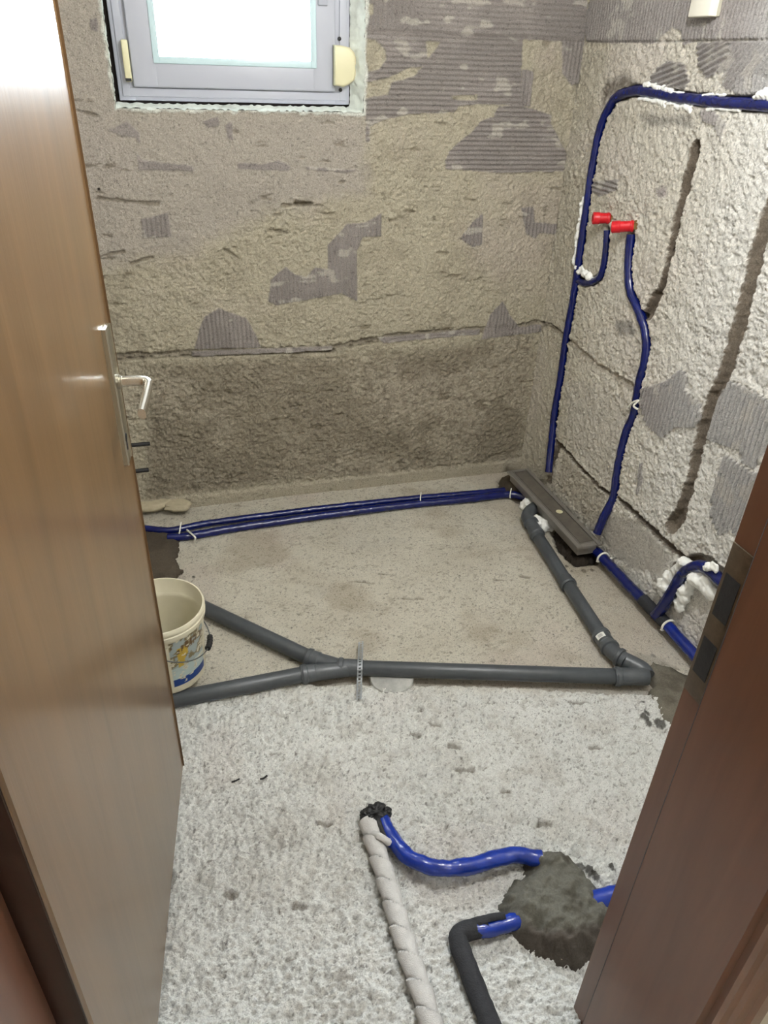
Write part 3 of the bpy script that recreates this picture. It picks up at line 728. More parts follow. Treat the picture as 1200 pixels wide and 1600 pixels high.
# wall pipe with its short branch
p0 = wp(PX_MAIN, XR+.004); p0[-1] = RT(857, 738, XR-.03); p0[-2] = RT(862, 690, XR-.008)
t = empty('water_pipe', p0[-1], label='blue wrapped pipe running along the top of the right wall and down its far corner', cat='pipe')
pipe('pipe_run', p0, .0155, m_blue, parent=t, seed=3)
pipe('pipe_branch', wp(PX_BR, XR+.006), .0125, m_blue, parent=t, seed=5)
p1 = wp(PX_SEC, XR+.004); p1[-1] = RT(933, 833, XR-.035); p1[-2] = RT(944, 807, XR-.018)
pipe('water_pipe', p1, .0165, m_blue, 'blue wrapped pipe snaking down the right wall from the larger red plug', 'pipe', seed=8)

# red screw plugs
def plug(cx, cy, ex, ey, r, label):
    a = np.array(RT(ex, ey, XR+.0)); d = np.array(RT(cx, cy, XR-.055))-a; Ln = np.linalg.norm(d)
    t = empty('pipe_plug', tuple(a), label=label, cat='plug', group='red plugs in the right wall')
    bm = bmesh.new(); lathe_on(bm, a, a+d, [(0, r*.8), (.004, r), (.010, r), (.011, r*.9), (Ln*.6, r*.95), (Ln*.62, r*1.05), (Ln-.002, r*1.05), (Ln, r*.98), (Ln+.0005, r*.7), (Ln-.014, r*.62)], 28)
    # hollow mouth: last rings turn inward
    fin('plug_body', bm, m_red, t)
    bm = bmesh.new(); lathe_on(bm, a-d/Ln*.012, a, [(0, r*.95), (.011, r*.95), (.013, r*.8)], 6)
    o = fin('brass_fitting', bm, mat('dull_brass', (150, 120, 80), .4, metal=.9), t)
plug(926, 341, 953, 341, .0190, 'shorter red plastic plug beside the tall blue pipe')
plug(956, 355, 991, 353, .0185, 'longer red plastic plug, the one farther from the corner')

# twin pipes along the foot of the back wall
REAR = [(205, 828), (225, 826), (267, 829), (312, 820), (375, 811), (437, 803), (500, 795), (580, 786), (657, 778), (730, 772), (788, 766)]
FRONT = [(262, 840), (285, 839), (305, 836), (375, 824), (437, 815), (500, 806), (580, 796), (657, 787), (730, 780), (790, 773), (815, 776), (838, 786)]
pipe('water_pipe', [F(x, y, .018) for x, y in REAR], .0145, m_blue, 'rear one of the two blue pipes along the foot of the back wall', 'pipe', 'twin blue pipes along the back wall', seed=11)
pipe('water_pipe', [F(x, y, .017) for x, y in FRONT], .0165, m_blue, 'front one of the two blue pipes along the back wall', 'pipe', 'twin blue pipes along the back wall', seed=12)

# floor pipe by the right wall: blue, grey tee, blue
t = empty('water_pipe', F(942, 872, 0), label='blue pipe with grey tee lying along the foot of the right wall', cat='pipe')
rl = [(905, 838), (928, 858), (942, 872), (975, 907), (1008, 941)]
pipe('pipe_run', [F(x, y, .045) for x, y in rl], .0195, m_blue, parent=t, seed=15)
pipe('pipe_run', [F(x, y, .045) for x, y in [(1044, 978), (1062, 999), (1082, 1020), (1110, 1052)]], .0200, blue('mid_blue_film', (7, 32, 118)), parent=t, seed=16)
bm = bmesh.new(); tube(bm, [F(x, y, .045) for x, y in [(1004, 937), (1022, 955), (1042, 976)]], .0215, 20, .005, wrinkle(19, .08, 30)); fin('tee_sleeve', bm, m_fabric_black, t, ang=60)
lp = [F(1024, 962, .045)]+wp([(1037, 946)], XR-.030)+wp(PX_LOOP, XR-.028)
pipe('pipe_branch', lp, .019, m_blue, parent=t, seed=17)

# foreground pipes
CUR = [(598, 1280, .030), (604, 1296, .034), (617, 1316, .040), (638, 1339, .046), (670, 1353, .050), (705, 1357, .050), (739, 1352, .048), (778, 1341, .045), (808, 1337, .040), (845, 1342, .035)]
pipe('water_pipe', [F(*p) for p in CUR], .0195, m_blue_near, 'bright blue pipe curving from the black taped end into the cement heap', 'pipe', seed=21, amp=.10)
CL = [(574, 1284), (580, 1300), (586, 1320), (603, 1373), (620, 1431), (640, 1496), (659, 1550), (674, 1600), (700, 1680)]
cp = [F(x, y, .034) for x, y in CL]
t = empty('wrapped_pipe', cp[0], label='pipe bandaged in pale fleece running out of the bottom of the picture', cat='pipe')
def band(s, th):
    ph = ((s/.056)+(math.sin(th)*.3)) % 1.0
    e = -.16 if ph > .93 else 0
    return 1+.26*(1-ph)-.10+e+.05*(float(vn(s*40, math.cos(th)*2+5))-.5)
bm = bmesh.new(); tube(bm, cp, .0215, 28, .0028, band); fin('fleece_wrap', bm, m_cloth, t, ang=50)
# loose fleece flap near its end
bm = bmesh.new(); tube(bm, [F(583, 1303, .05), F(592, 1306, .062), F(602, 1312, .060), F(608, 1318, .05)], .008, 12, .004, wrinkle(33, .3, 80)); fin('fleece_flap', bm, m_cloth, t, ang=60)
# black taped cap
def blob(bm, c, rx, ry, rz, seed, amp=.25, sub=4, freq=2.2):
    r = bmesh.ops.create_icosphere(bm, subdivisions=sub, radius=1)
    for v in r['verts']:
        d = v.co.normalized(); n = float(fbm(d.x*freq+seed+4, d.y*freq+d.z*freq*1.3+seed*2+9, 3, seed))-.5
        k = 1+amp*2*n; v.co = Vector((c[0]+d.x*rx*k, c[1]+d.y*ry*k, c[2]+d.z*rz*k))
bm = bmesh.new(); c = F(586, 1272, .036)
blob(bm, c, .034, .024, .026, 3, .35, 5, 3.2); blob(bm, F(575, 1276, .034), .020, .020, .022, 6, .4, 4, 3.5); blob(bm, F(600, 1271, .034), .018, .017, .020, 9, .4, 4, 3.5)
tube(bm, [F(590, 1280, .046), F(597, 1297, .047), F(604, 1312, .046)], .007, 10, .004, wrinkle(5, .3, 60))
tape = fin('tape_cap', bm, mat('black_cloth_tape', (30, 31, 33), .6, bump=.6, bscale=60), None, ang=60, org=F(586, 1272, 0))
tag(tape, 'crumpled black tape binding the ends of the fleece and blue pipes', 'tape')
# black sleeved pipe with exposed blue end
BL = [(790, 1680), (767, 1603), (748, 1557), (729, 1507), (718, 1478), (717, 1464), (726, 1456), (746, 1450), (760, 1447)]
bp_ = [F(x, y, .03) for x, y in BL]
t = empty('water_pipe', bp_[4], label='black sleeved pipe bent at a right angle with a short bare blue end', cat='pipe')
pipe('black_sleeve', bp_, .0215, m_fabric_black, parent=t, seed=25, amp=.05)
pipe('blue_end', [F(*p, .031) for p in [(744, 1452), (765, 1450), (785, 1445), (801, 1441)]]+[F(812, 1439, .03)], .0185, m_blue_near, parent=t, seed=27, amp=.08)
bm = bmesh.new(); tube(bm, [F(744, 1441, .045), F(760, 1437, .049), F(778, 1433, .047), F(788, 1431, .046)], .0085, 12, .004, wrinkle(7, .3, 50)); fin('sleeve_edge', bm, m_fabric_black, t, ang=60)
pipe('water_pipe', [F(x, y, .03) for x, y in [(915, 1412), (935, 1405), (960, 1398), (1000, 1388)]], .021, m_blue_near, 'short blue pipe stub leaving the cement heap beside the door frame', 'pipe', seed=29, amp=.06)

# ------------------------------------------------------------------ GREY DRAIN SYSTEM
ZP = .030; RP = .0245
def sock(bm, a, b, r=RP, L=.05):
    """push-fit socket: starts at a, points to b, ring bead near its mouth (mouth at the far end)"""
    lathe_on(bm, a, b, [(0, r*1.0), (.004, r*1.13), (L-.020, r*1.13), (L-.017, r*1.27), (L-.006, r*1.27), (L-.003, r*1.16), (L, r*1.14)], 36)
def straight(bm, a, b, r=RP):
    a = np.array(a, float); b = np.array(b, float); Ln = np.linalg.norm(b-a)
    lathe_on(bm, a, b, [(0, r*.95), (.003, r), (Ln-.003, r), (Ln, r*.95)], 36)
V3 = lambda x, y, z=ZP: np.array(F(x, y, z))
def dirn(a, b): d = b-a; return d/np.linalg.norm(d)
A_l = V3(230, 1101); A_s = V3(478, 1053); J = V3(534, 1043); K = V3(562, 1044); R_ = V3(966, 1057); R2 = V3(1006, 1057)
U_l = V3(290, 936); U_s = V3(486, 1029)
def pipe_thing(name, label, cat, org, group=None): return empty(name, (org[0], org[1], 0), label=label, cat=cat, group=group)
bm = bmesh.new(); straight(bm, A_l, A_s); tag(fin('drain_pipe', bm, m_ht, None, org=tuple(A_s)), 'grey plastic drain pipe passing under the front of the bucket to the Y junction', 'pipe')
bm = bmesh.new(); straight(bm, U_l, U_s); tag(fin('drain_pipe', bm, m_ht, None, org=tuple(U_s)), 'grey plastic drain pipe slanting from behind the bucket to the Y junction', 'pipe')
# Y junction
t = pipe_thing('wye_fitting', 'grey Y shaped drain junction joining the two pipes from the bucket', 'pipe fitting', J)
bm = bmesh.new(); straight(bm, A_s-dirn(A_s, J)*.01, J+dirn(J, K)*.03, RP*1.04); tube(bm, [U_s, J+(U_s-J)*.3, J+(U_s-J)*.05, J+dirn(J, K)*.01], RP*1.03, 28, .01); fin('wye_body', bm, m_ht2, t)
for a, b in ((A_s, J), (U_s, J)):
    d = dirn(b, a); bm = bmesh.new(); sock(bm, a-d*.03, a+d*.03, L=.046); fin('wye_socket', bm, m_ht2, t)
# long pipe with its socket
t = pipe_thing('drain_pipe', 'long grey drain pipe lying across the floor under the perforated strap', 'pipe', K)
bm = bmesh.new(); straight(bm, K-dirn(J, K)*.0, R_); fin('pipe_run', bm, m_ht, t)
bm = bmesh.new(); d = dirn(K, J); sock(bm, K+(-d)*.012, K+d, L=.082); fin('pipe_socket', bm, m_ht2, t)
# right elbow pieces
t = pipe_thing('elbow_fitting', 'grey drain elbow at the damp cement where the long pipe ends', 'pipe fitting', R2)
E1 = V3(1002, 1046, .036); E2 = V3(977, 1032, .040)
bm = bmesh.new(); straight(bm, R_-dirn(R_, R2)*.0, R2+dirn(R_, R2)*.012, RP*1.12); fin('elbow_body', bm, m_ht2, t)
bm = bmesh.new(); d = dirn(R2, R_); sock(bm, R_-d*.028, R_+d, L=.042); fin('elbow_socket', bm, m_ht2, t)
bm = bmesh.new(); tube(bm, [V3(1010, 1056), V3(1003, 1046, .034), E2], RP*1.08, 28, .008); fin('elbow_arm', bm, m_ht2, t)
def sticker(parent, px, py, z, ax, size, tilt=0.0):
    # small barcode label hugging the pipe side that faces the viewer
    c = np.array(F(px, py, z)); ax = np.array(ax)/np.linalg.norm(ax)
    v = O-c; v /= np.linalg.norm(v); n = v-ax*np.dot(v, ax); n /= np.linalg.norm(n); s = np.cross(ax, n)
    bm = bmesh.new(); G = []
    R0 = RP*1.15
    cc = c-n*R0*1.0
    for i in range(5):
        th = (-.5+i/4)*size[1]/R0
        G.append([bm.verts.new(tuple(cc+ax*(u*size[0])+(n*math.cos(th)+s*math.sin(th))*(R0+.0012))) for u in (-.5, .5)])
    for i in range(4): bm.faces.new((G[i][0], G[i][1], G[i+1][1], G[i+1][0]))
    o = fin('sticker', bm, m_sticker, parent); o['label'] = 'small white barcode sticker'
    bm = bmesh.new()
    for q in range(7):
        u0 = -.30+q*.09; G = []
        for i in range(3):
            th = (-.25+i*.25)*size[1]/R0*1.0
            G.append([bm.verts.new(tuple(cc+ax*((u0+du)*size[0])+(n*math.cos(th)+s*math.sin(th))*(R0+.0017))) for du in (0, .04)])
        for i in range(2): bm.faces.new((G[i][0], G[i][1], G[i+1][1], G[i+1][0]))
    fin('sticker_print', bm, m_print, o)
sticker(t, 985, 1034, .055, E2-E1, (.020, .026))
# second elbow
T0 = V3(840, 838); T1 = V3(934, 985, .032); T2 = V3(953, 1012, .038)
t = pipe_thing('elbow_fitting', 'grey drain elbow with two sticker labels joining the slanting pipe to the floor pipe', 'pipe fitting', T2)
t['label'] = 'bent grey drain elbow just above the damp cement, white sticker on its socket'
bm = bmesh.new(); tube(bm, [V3(945, 1001, .034), V3(953, 1013, .036), V3(963, 1023, .038), V3(979, 1034, .040)], RP*1.06, 28, .006); fin('elbow_body', bm, m_ht2, t)
bm = bmesh.new(); d = dirn(T2, T1); sock(bm, np.array(V3(949, 1007, .035)), V3(949, 1007, .035)+d, L=.058); fin('elbow_socket', bm, m_ht2, t)
bm = bmesh.new(); a = V3(954, 1014, .037); lathe_on(bm, a-d*.0, a+d, [(0, RP*1.1), (.002, RP*1.28), (.010, RP*1.28), (.012, RP*1.1)], 32); a = V3(971, 1029, .039); dd = dirn(V3(985, 1037, .04), V3(968, 1027, .04)); lathe_on(bm, a, a+dd, [(0, RP*1.1), (.002, RP*1.3), (.012, RP*1.3), (.014, RP*1.1)], 32); fin('socket_bead', bm, m_ht2, t)
sticker(t, 938, 993, .055, d, (.022, .030))
# pipe beside the channel, coupler, top elbow
CPL = V3(888, 914)
bm = bmesh.new(); straight(bm, CPL, T1+dirn(CPL, T1)*.01); tag(fin('drain_pipe', bm, m_ht, None, org=tuple(T1)), 'nearer half of the grey drain pipe slanting away from the labelled elbow', 'pipe', 'two pipe lengths beside the drain channel')
t = pipe_thing('drain_pipe', 'farther half of the slanting grey drain pipe, next to the shower channel', 'pipe', CPL, 'two pipe lengths beside the drain channel')
bm = bmesh.new(); straight(bm, T0, CPL, RP); fin('pipe_run', bm, m_ht, t)
bm = bmesh.new(); d = dirn(T0, CPL); sock(bm, CPL-d*.04, CPL+d, L=.05); fin('pipe_socket', bm, m_ht, t)
t = pipe_thing('elbow_fitting', 'grey drain elbow tucked under the far part of the shower channel', 'pipe fitting', T0)
bm = bmesh.new(); tube(bm, [V3(842, 842), V3(832, 822, .032), V3(824, 808, .036), V3(830, 797, .042), V3(846, 790, .045), V3(862, 787, .045)], RP*1.06, 28, .006); fin('elbow_body', bm, m_ht2, t)
bm = bmesh.new(); d = dirn(V3(826, 812), T0); sock(bm, V3(834, 826), V3(834, 826)+d, L=.055)
fin('elbow_socket', bm, m_ht2, t)
bm = bmesh.new(); lathe_on(bm, V3(829, 816, .034), V3(829, 816, .034)+d, [(0, RP*1.05), (.002, RP*1.28), (.012, RP*1.28), (.014, RP*1.05)], 32); fin('socket_bead', bm, m_ht2, t)

# perforated galvanised strap over the long pipe
def strap():
    yc = K[1]; x = F(566, 1044, .055)[0]; sdx = .285
    prof = [(-.118, .020), (-.070, .018), (-.040, .022), (-.030, .040), (-.022, .052), (0, .0585), (.022, .052), (.032, .040), (.055, .028), (.125, .022)]
    pr_ = smooth_path([(0, a, b) for a, b in prof], .002)
    Ls = [0]
    for i in range(1, len(pr_)): Ls.append(Ls[-1]+np.linalg.norm(pr_[i]-pr_[i-1]))
    bm = bmesh.new(); W = .0085; rows = []
    for p in pr_:
        tt = p[1]-.0; rows.append([(bm.verts.new((x+o_+sdx*tt, yc+p[1], p[2]))) for o_ in (-W, -W*.45, W*.45, W)])
    for i in range(len(rows)-1):
        ph = (Ls[i]/.011) % 1
        for j in range(3):
            if j == 1 and ph < .5: continue
            bm.faces.new((rows[i][j], rows[i+1][j], rows[i+1][j+1], rows[i][j+1]))
    r = bmesh.ops.solidify(bm, geom=bm.faces[:], thickness=.0012)
    tag(fin('perforated_strap', bm, m_galv, None, ang=40, org=(x, yc, 0)), 'galvanised perforated strap laid over the long grey drain pipe', 'strap')
strap()
# round grey filled hole
bm = bmesh.new(); c = F(612, 1063, .0); blob_pts = 48
lathe_on(bm, (c[0], c[1], -.02), (c[0], c[1], 1), [(0, .066), (.030, .068), (.034, .066), (.035, .05)], 48)
tag(fin('round_cover', bm, mat('pale_zinc_disc', (172, 172, 168), .5, metal=.3, var=.25, vscale=30, bump=.3), None, org=(c[0], c[1], 0)), 'round pale grey disc let into the floor under the long drain pipe', 'disc')

# ------------------------------------------------------------------ SHOWER CHANNEL
def channel():
    z = .09; a = np.array(F(793, 737, z)); b = np.array(F(825, 730, z)); c = np.array(F(905, 857, z)); d = np.array(F(938, 849, z))
    v = ((c-a)+(d-b))/2; L_ = np.linalg.norm(v); v /= L_; u = (b-a); u -= v*np.dot(u, v); W = .106; u /= np.linalg.norm(u); o0 = (a+b)/2-u*W/2
    t = empty('shower_channel', tuple(o0+v*L_/2+u*W/2-np.array([0, 0, .09])), label='long grey metal linear shower drain channel by the right wall', cat='drain')
    def q(s, w_, z_): return tuple(o0+v*s+u*w_+np.array([0, 0, z_-z]))
    def qbox(bm, s0, s1, w0, w1, z0, z1, bev=0):
        r = bmesh.ops.create_cube(bm, size=1); vs = r['verts']
        for vv in vs: vv.co = Vector(q(s0 if vv.co.x < 0 else s1, w0 if vv.co.y < 0 else w1, z0 if vv.co.z < 0 else z1))
        if bev: bmesh.ops.bevel(bm, geom=list({e for v_ in vs for e in v_.link_edges}), offset=bev, segments=2, affect='EDGES')
    bm = bmesh.new(); f = .022
    for (s0, s1, w0, w1) in ((0, L_, 0, f), (0, L_, W-f+.006, W), (0, f*.9, f, W-f), (L_-f, L_, f, W-f)): qbox(bm, s0, s1, w0, w1, .080, .090, .001)
    # raised inner lip
    i0 = f-.003
    for (s0, s1, w0, w1) in ((i0, L_-i0, i0, i0+.003), (i0, L_-i0, W-i0-.001, W-i0+.002), (i0, i0+.003, i0, W-i0), (L_-i0-.003, L_-i0, i0, W-i0)): qbox(bm, s0, s1, w0, w1, .080, .0935)
    fin('channel_rim', bm, m_drain_rim, t, ang=30)
    bm = bmesh.new(); qbox(bm, f+.004, L_-f-.004, f+.004, W-f, .082, .0915, .0008); cv = fin('channel_cover', bm, m_drain_cover, t, ang=30)
    bm = bmesh.new(); qbox(bm, .012, L_-.012, .014, W-.014, .045, .081); fin('channel_body', bm, m_drain_rim, t, ang=30)
    bm = bmesh.new(); qbox(bm, f+.001, L_-f-.001, f+.001, W-f+.003, .080, .0828); fin('cover_gap', bm, m_black, t)
    cc = q(L_*.60, W*.55, .0918); bm = bmesh.new(); lathe_on(bm, cc, (cc[0], cc[1], 1), [(0, .014), (.0009, .014), (.001, .012)], 28); o = fin('lifting_dot', bm, m_cream, cv); o['label'] = 'pale round spot on the cover'
    for s in (.16, .5):
        bm = bmesh.new(); cc = q(L_*s, W*.5, .0)
        lathe_on(bm, cc, (cc[0], cc[1], 1), [(0, .013), (.006, .013), (.007, .006), (.046, .006)], 16); fin('support_foot', bm, m_galv, t)
channel()

# ------------------------------------------------------------------ CEMENT HEAPS
def heap(name, outline, height, label, cat, col, col2, seed, z=0.0, rough=.008, prof=.05, cell=.0035, tilt=None, base=-.012, shade=None):
    P = [tuple(F(x, y, z)[:2]) for x, y in outline]
    xs = [p[0] for p in P]; ys = [p[1] for p in P]
    us = np.arange(min(xs)-.02, max(xs)+.02, cell); vs = np.arange(min(ys)-.02, max(ys)+.02, cell); U, V = np.meshgrid(us, vs)
    sd = polysd(U, V, P)+(fbm(U*38, V*38, 3, seed)-.5)*.026
    k = np.clip(sd/prof, 0, 1); dome = np.sin(k*PI/2)**.85
    hh = height*dome*(.75+.5*fbm(U*9, V*9, 3, seed+3))+(fbm(U*48, V*48, 4, seed+5, .6)-.5)*rough*np.clip(k*4, 0, 1)
    if tilt is not None: hh = hh*(1+tilt[0]*(U-np.mean(xs))+tilt[1]*(V-np.mean(ys)))
    Z = np.where(sd > 0, hh+.004, base)
    C = mixc(rgbn(U, col), sst(.4, .65, fbm(U*14, V*14, 4, seed+9)), col2)
    if shade: kshade = sst(-.01, .01, polysd(U, V, [tuple(F(x, y, .03)[:2]) for x, y in shade])+(fbm(U*30, V*30, 3, 3)-.5)*.03); C = mixc(C, kshade*.85, (74, 65, 58)); Z = Z-np.where(sd > 0, kshade*rough*.0, 0)  # shade cast by the door jamb, painted into the heap colour
    inside = (sd > -cell*1.5)
    q = inside[:-1, :-1] & inside[1:, :-1] & inside[:-1, 1:] & inside[1:, 1:]
    o = grid_mesh(name, us, vs, np.stack([U, V, Z], -1), C, m_mortar, q)
    # drop loose verts
    bm = bmesh.new(); bm.from_mesh(o.data); bmesh.ops.delete(bm, geom=[v for v in bm.verts if not v.link_faces], context='VERTS')
    c = (np.mean(xs), np.mean(ys), 0); bmesh.ops.translate(bm, verts=bm.verts, vec=(-c[0], -c[1], 0)); bm.to_mesh(o.data); bm.free(); o.location = c
    tag(o, label, cat); return o
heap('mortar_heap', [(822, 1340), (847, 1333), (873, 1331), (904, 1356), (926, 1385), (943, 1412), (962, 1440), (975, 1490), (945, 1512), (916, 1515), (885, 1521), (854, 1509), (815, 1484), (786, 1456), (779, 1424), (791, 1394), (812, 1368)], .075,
     'large lumpy heap of dark grey cement beside the door frame', 'cement', (96, 94, 84), (76, 72, 62), 301, rough=.034, prof=.085, shade=[(790, 1452), (860, 1462), (900, 1470), (985, 1440), (985, 1540), (780, 1540)])  # last outline bounds the painted jamb shade on the heap's front
heap('mortar_heap', [(1000, 1046), (1020, 1036), (1048, 1046), (1075, 1056), (1110, 1075), (1110, 1140), (1075, 1150), (1042, 1140), (1026, 1110), (1014, 1086), (1022, 1070)], .018,
     'damp grey cement patch spread at the end of the long drain pipe', 'cement', (108, 102, 88), (88, 82, 70), 320, rough=.012, prof=.05)
heap('mortar_heap', [(120, 838), (225, 831), (262, 832), (281, 846), (282, 862), (276, 880), (286, 897), (270, 908), (235, 912), (120, 920)], .016,
     'dark brown cement patch behind the bucket, covering ends of the twin pipes', 'cement', (84, 74, 60), (72, 62, 50), 330, rough=.004, prof=.04)
heap('mortar_heap', [(780, 752), (800, 745), (822, 768), (812, 776), (795, 770), (782, 764)], .030,
     'dark crumbly cement lump in the far corner at the end of the twin pipes', 'cement', (84, 72, 54), (64, 54, 40), 340, rough=.018, prof=.04)
heap('rubble', [(868, 836), (880, 868), (902, 882), (930, 876), (935, 862), (912, 845), (890, 826)], .010,
     'loose black soil and crumbs under the near end of the shower channel', 'rubble', (50, 42, 34), (34, 28, 22), 350, rough=.034, prof=.03)
bpy.data.objects['rubble']['kind'] = 'stuff'

# flat stones at the foot of the back wall
def stone(cx, cy, rx, ry, rz, seed, label, zc=.038):
    c = F(cx, cy, zc); bm = bmesh.new(); blob(bm, c, rx, ry, rz, seed, .22, 4, 1.6)
    for v in bm.verts:
        if v.co.z > zc+rz*.5: v.co.z = zc+rz*.5+(v.co.z-zc-rz*.5)*.25
    tag(fin('flat_stone', bm, mat('stone_%d' % seed, (176, 166, 142), .95, bump=.7, bscale=80, var=.12, vscale=20), None, ang=60, org=(c[0], c[1], 0)), label, 'stone', 'flat pieces of plaster at the foot of the back wall')
stone(236, 784, .090, .060, .026, 2, 'larger flat piece of pale plaster at the wall foot, nearest the door edge')
stone(277, 789, .055, .042, .022, 7, 'smaller flat plaster piece to the right of its larger neighbour, near the wall foot')

# ------------------------------------------------------------------ FOAM
def weld(o, vox):
    md = o.modifiers.new('weld', 'REMESH'); md.mode = 'VOXEL'; md.voxel_size = vox; md.use_smooth_shade = True
    dg = bpy.context.evaluated_depsgraph_get(); dg.update(); me = bpy.data.meshes.new_from_object(o.evaluated_get(dg)); o.modifiers.clear()
    ms = list(o.data.materials); o.data = me
    if not len(me.materials):
        for q in ms: me.materials.append(q)
    nrm = [v.normal.copy() for v in me.vertices]
    for v, n_ in zip(me.vertices, nrm):
        k = float(vn(v.co.x*150+v.co.z*90, v.co.y*150-v.co.z*60, 2))-.5; v.co += n_*k*vox*1.5
    return o
def foam(cl, label, name='foam_patch', m=m_foam, sub=3):
    bm = bmesh.new()
    if len(cl) > 1:       # a core joins the lumps
        P = [cl[0][0]]
        for p, r in cl[1:]:
            tube(bm, [P[-1], tuple((P[-1][j]+p[j])/2 for j in range(3)), p], r*.95, 10, .01, smooth=False); P.append(p)
    for i, (p, r) in enumerate(cl): blob(bm, p, r*(.6+.9*random.random()), r*(.8+.8*random.random()), r*(.7+.8*random.random()), 20+i*3+len(cl), .35, sub, 2.4)
    c = cl[0][0]
    o = fin(name, bm, m, None, ang=70, org=c); weld(o, max(.0016, min(.004, cl[0][1]*.28)))
    tag(o, label, 'foam', 'white foam around the blue pipes')
def along(L, X, r0, jit=.006, n=3, ys=1):
    out = []; P = [RT(x, y, X) for x, y in L]
    for i in range(len(P)-1):
        for k in range(n):
            t_ = k/n; p = [P[i][j]*(1-t_)+P[i+1][j]*t_+random.uniform(-jit, jit)*(1 if j else .4) for j in range(3)]
            out.append((tuple(p), r0*random.uniform(.6, 1.25)))
    return out
foam(along([(1008, 132), (1030, 136), (1050, 144), (1075, 148)], XR-.001, .008, .004), 'thin white foam bead above the blue pipe near its top bend')
foam(along([(1000, 153), (1030, 160), (1060, 166), (1090, 172)], XR+.001, .008, .004), 'greyish white foam bead beneath the blue pipe near its top bend')
foam(along([(1090, 148), (1120, 149), (1140, 150)], XR, .004, .003), 'narrow white foam line above the horizontal stretch of blue pipe')
foam(along([(1105, 170), (1135, 172), (1165, 174)], XR, .005, .003), 'narrow white foam line beneath the horizontal stretch of blue pipe')
foam([(RT(1190, 148, XR-.006), .012), (RT(1184, 152, XR-.006), .009), (RT(1196, 146, XR-.006), .010), (RT(1206, 147, XR), .012)], 'white foam blob above the blue pipe at the right picture edge')
foam(along([(912, 310), (905, 350), (900, 385), (896, 410), (903, 420)], XR-.003, .007, .004, 5), 'white foam line along the left of the tall blue pipe, level with red plugs')
foam([(RT(915, 428, XR+.002), .013), (RT(922, 432, XR+.002), .012), (RT(910, 420, XR+.004), .010), (RT(905, 425, XR+.0), .009)], 'white foam filling the crook where the short blue branch leaves the tall pipe')
foam(along([(893, 458), (890, 470)], XR-.002, .006, .003), 'tiny white foam smear on the tall blue pipe under the branch')
foam([(F(845, 748, .03), .02), (F(858, 752, .03), .022), (F(852, 765, .02), .02), (F(862, 764, .03), .018), (F(868, 775, .02), .018), (F(860, 742, .045), .014)], 'white crumbly foam clump at the foot of the tall blue pipe behind the channel')
foam([(F(843, 815, .03), .024), (F(852, 822, .025), .020), (F(838, 812, .03), .016), (F(862, 824, .015), .014)], 'white foam lump between the grey elbow and the channel')
foam([(F(826, 788, .03), .020), (F(818, 790, .02), .014)], 'small white foam lump behind the top grey elbow')
def fl(L, X, label): foam([(RT(x, y, X), r) for x, y, r in L], label)
fl([(1040, 915, .022), (1046, 903, .020), (1036, 926, .016), (1055, 893, .016), (1070, 878, .018)], XR-.010, 'white foam strip on the left of the looping blue pipe')
fl([(1093, 903, .024), (1084, 900, .018), (1104, 908, .020), (1098, 914, .018), (1110, 925, .020)], XR-.018, 'largest white foam clump, inside the loop of the blue pipe')
fl([(1072, 922, .020), (1078, 915, .016), (1068, 932, .016), (1062, 944, .018)], XR-.018, 'white foam lump under the looping blue pipe, beside the tee')
fl([(1108, 884, .012), (1116, 887, .011), (1103, 888, .009)], XR-.045, 'white foam dab wrapped over the top of the looping blue pipe')

# ------------------------------------------------------------------ TIES, STRAPS, NAILS
def tie(P, r, label, cat='cable tie', name='cable_tie', group='white ties on the blue pipes', m=m_white):
    bm = bmesh.new(); tube(bm, P, r, 10, .003); tag(fin(name, bm, m, None, ang=50, org=P[0]), label, cat, group)
tie([F(280, 834, .035), F(281, 829, .042), F(282, 822, .055), F(283, 816, .064)], .0026, 'white tie end standing up on the left end of the twin pipes')
tie([F(292, 828, .036), F(298, 833, .040), F(305, 840, .034), F(303, 846, .012)], .0036, 'white tie looped over the front twin pipe near its left end')
tie([F(657, 784, .030), F(657, 777, .038), F(658, 769, .056)], .0024, 'white tie end standing on the middle of the twin pipes')
tie([F(797, 778, .030), F(797, 773, .036), F(799, 763, .054)], .0024, 'white tie end at the right end of the twin pipes, by the channel')
def loop_tie(c, ax, r, th, label, tail):
    c = np.array(c); ax = np.array(ax)/np.linalg.norm(ax); a = np.array([0, 0, 1.0]); a -= ax*np.dot(a, ax); a /= np.linalg.norm(a); b = np.cross(ax, a)
    P = [tuple(c+(a*math.cos(q)+b*math.sin(q))*r) for q in np.linspace(-2.2, 2.2, 14)]+[tuple(c+np.array(tail))]
    tie(P, th, label)
loop_tie(F(942, 872, .045), np.array(F(975, 907, .028))-np.array(F(942, 872, .028)), .0225, .004, 'white band round the floor pipe just in front of the channel', (.03, -.015, .005))
loop_tie(F(1044, 978, .045), np.array(F(975, 907, .028))-np.array(F(942, 872, .028)), .0235, .004, 'white band round the floor pipe just past the grey tee', (.035, -.012, .005))
tie([RT(982, 636, XR-.018), RT(990, 628, XR-.020), RT(998, 626, XR-.014), RT(990, 634, XR-.024), RT(997, 640, XR-.016)], .0034, 'white tie knotted on the snaking wall pipe halfway up')
# two bits of black wire on the floor, wood chip
def bit(a, b, c_, r, label, name='wire_scrap', m=m_black, cat='wire scrap', group='black scraps on the pale floor'):
    bm = bmesh.new(); tube(bm, [F(*a, .019), F(*b, .023), F(*c_, .020)], r, 8, .002); tag(fin(name, bm, m, None, org=F(*b, 0)), label, cat, group)
bit((362, 1222), (368, 1220), (374, 1217), .0022, 'left of two tiny black wire scraps on the pale floor')
bit((407, 1217), (412, 1216), (417, 1212), .0026, 'right of two tiny black wire scraps on the pale floor')
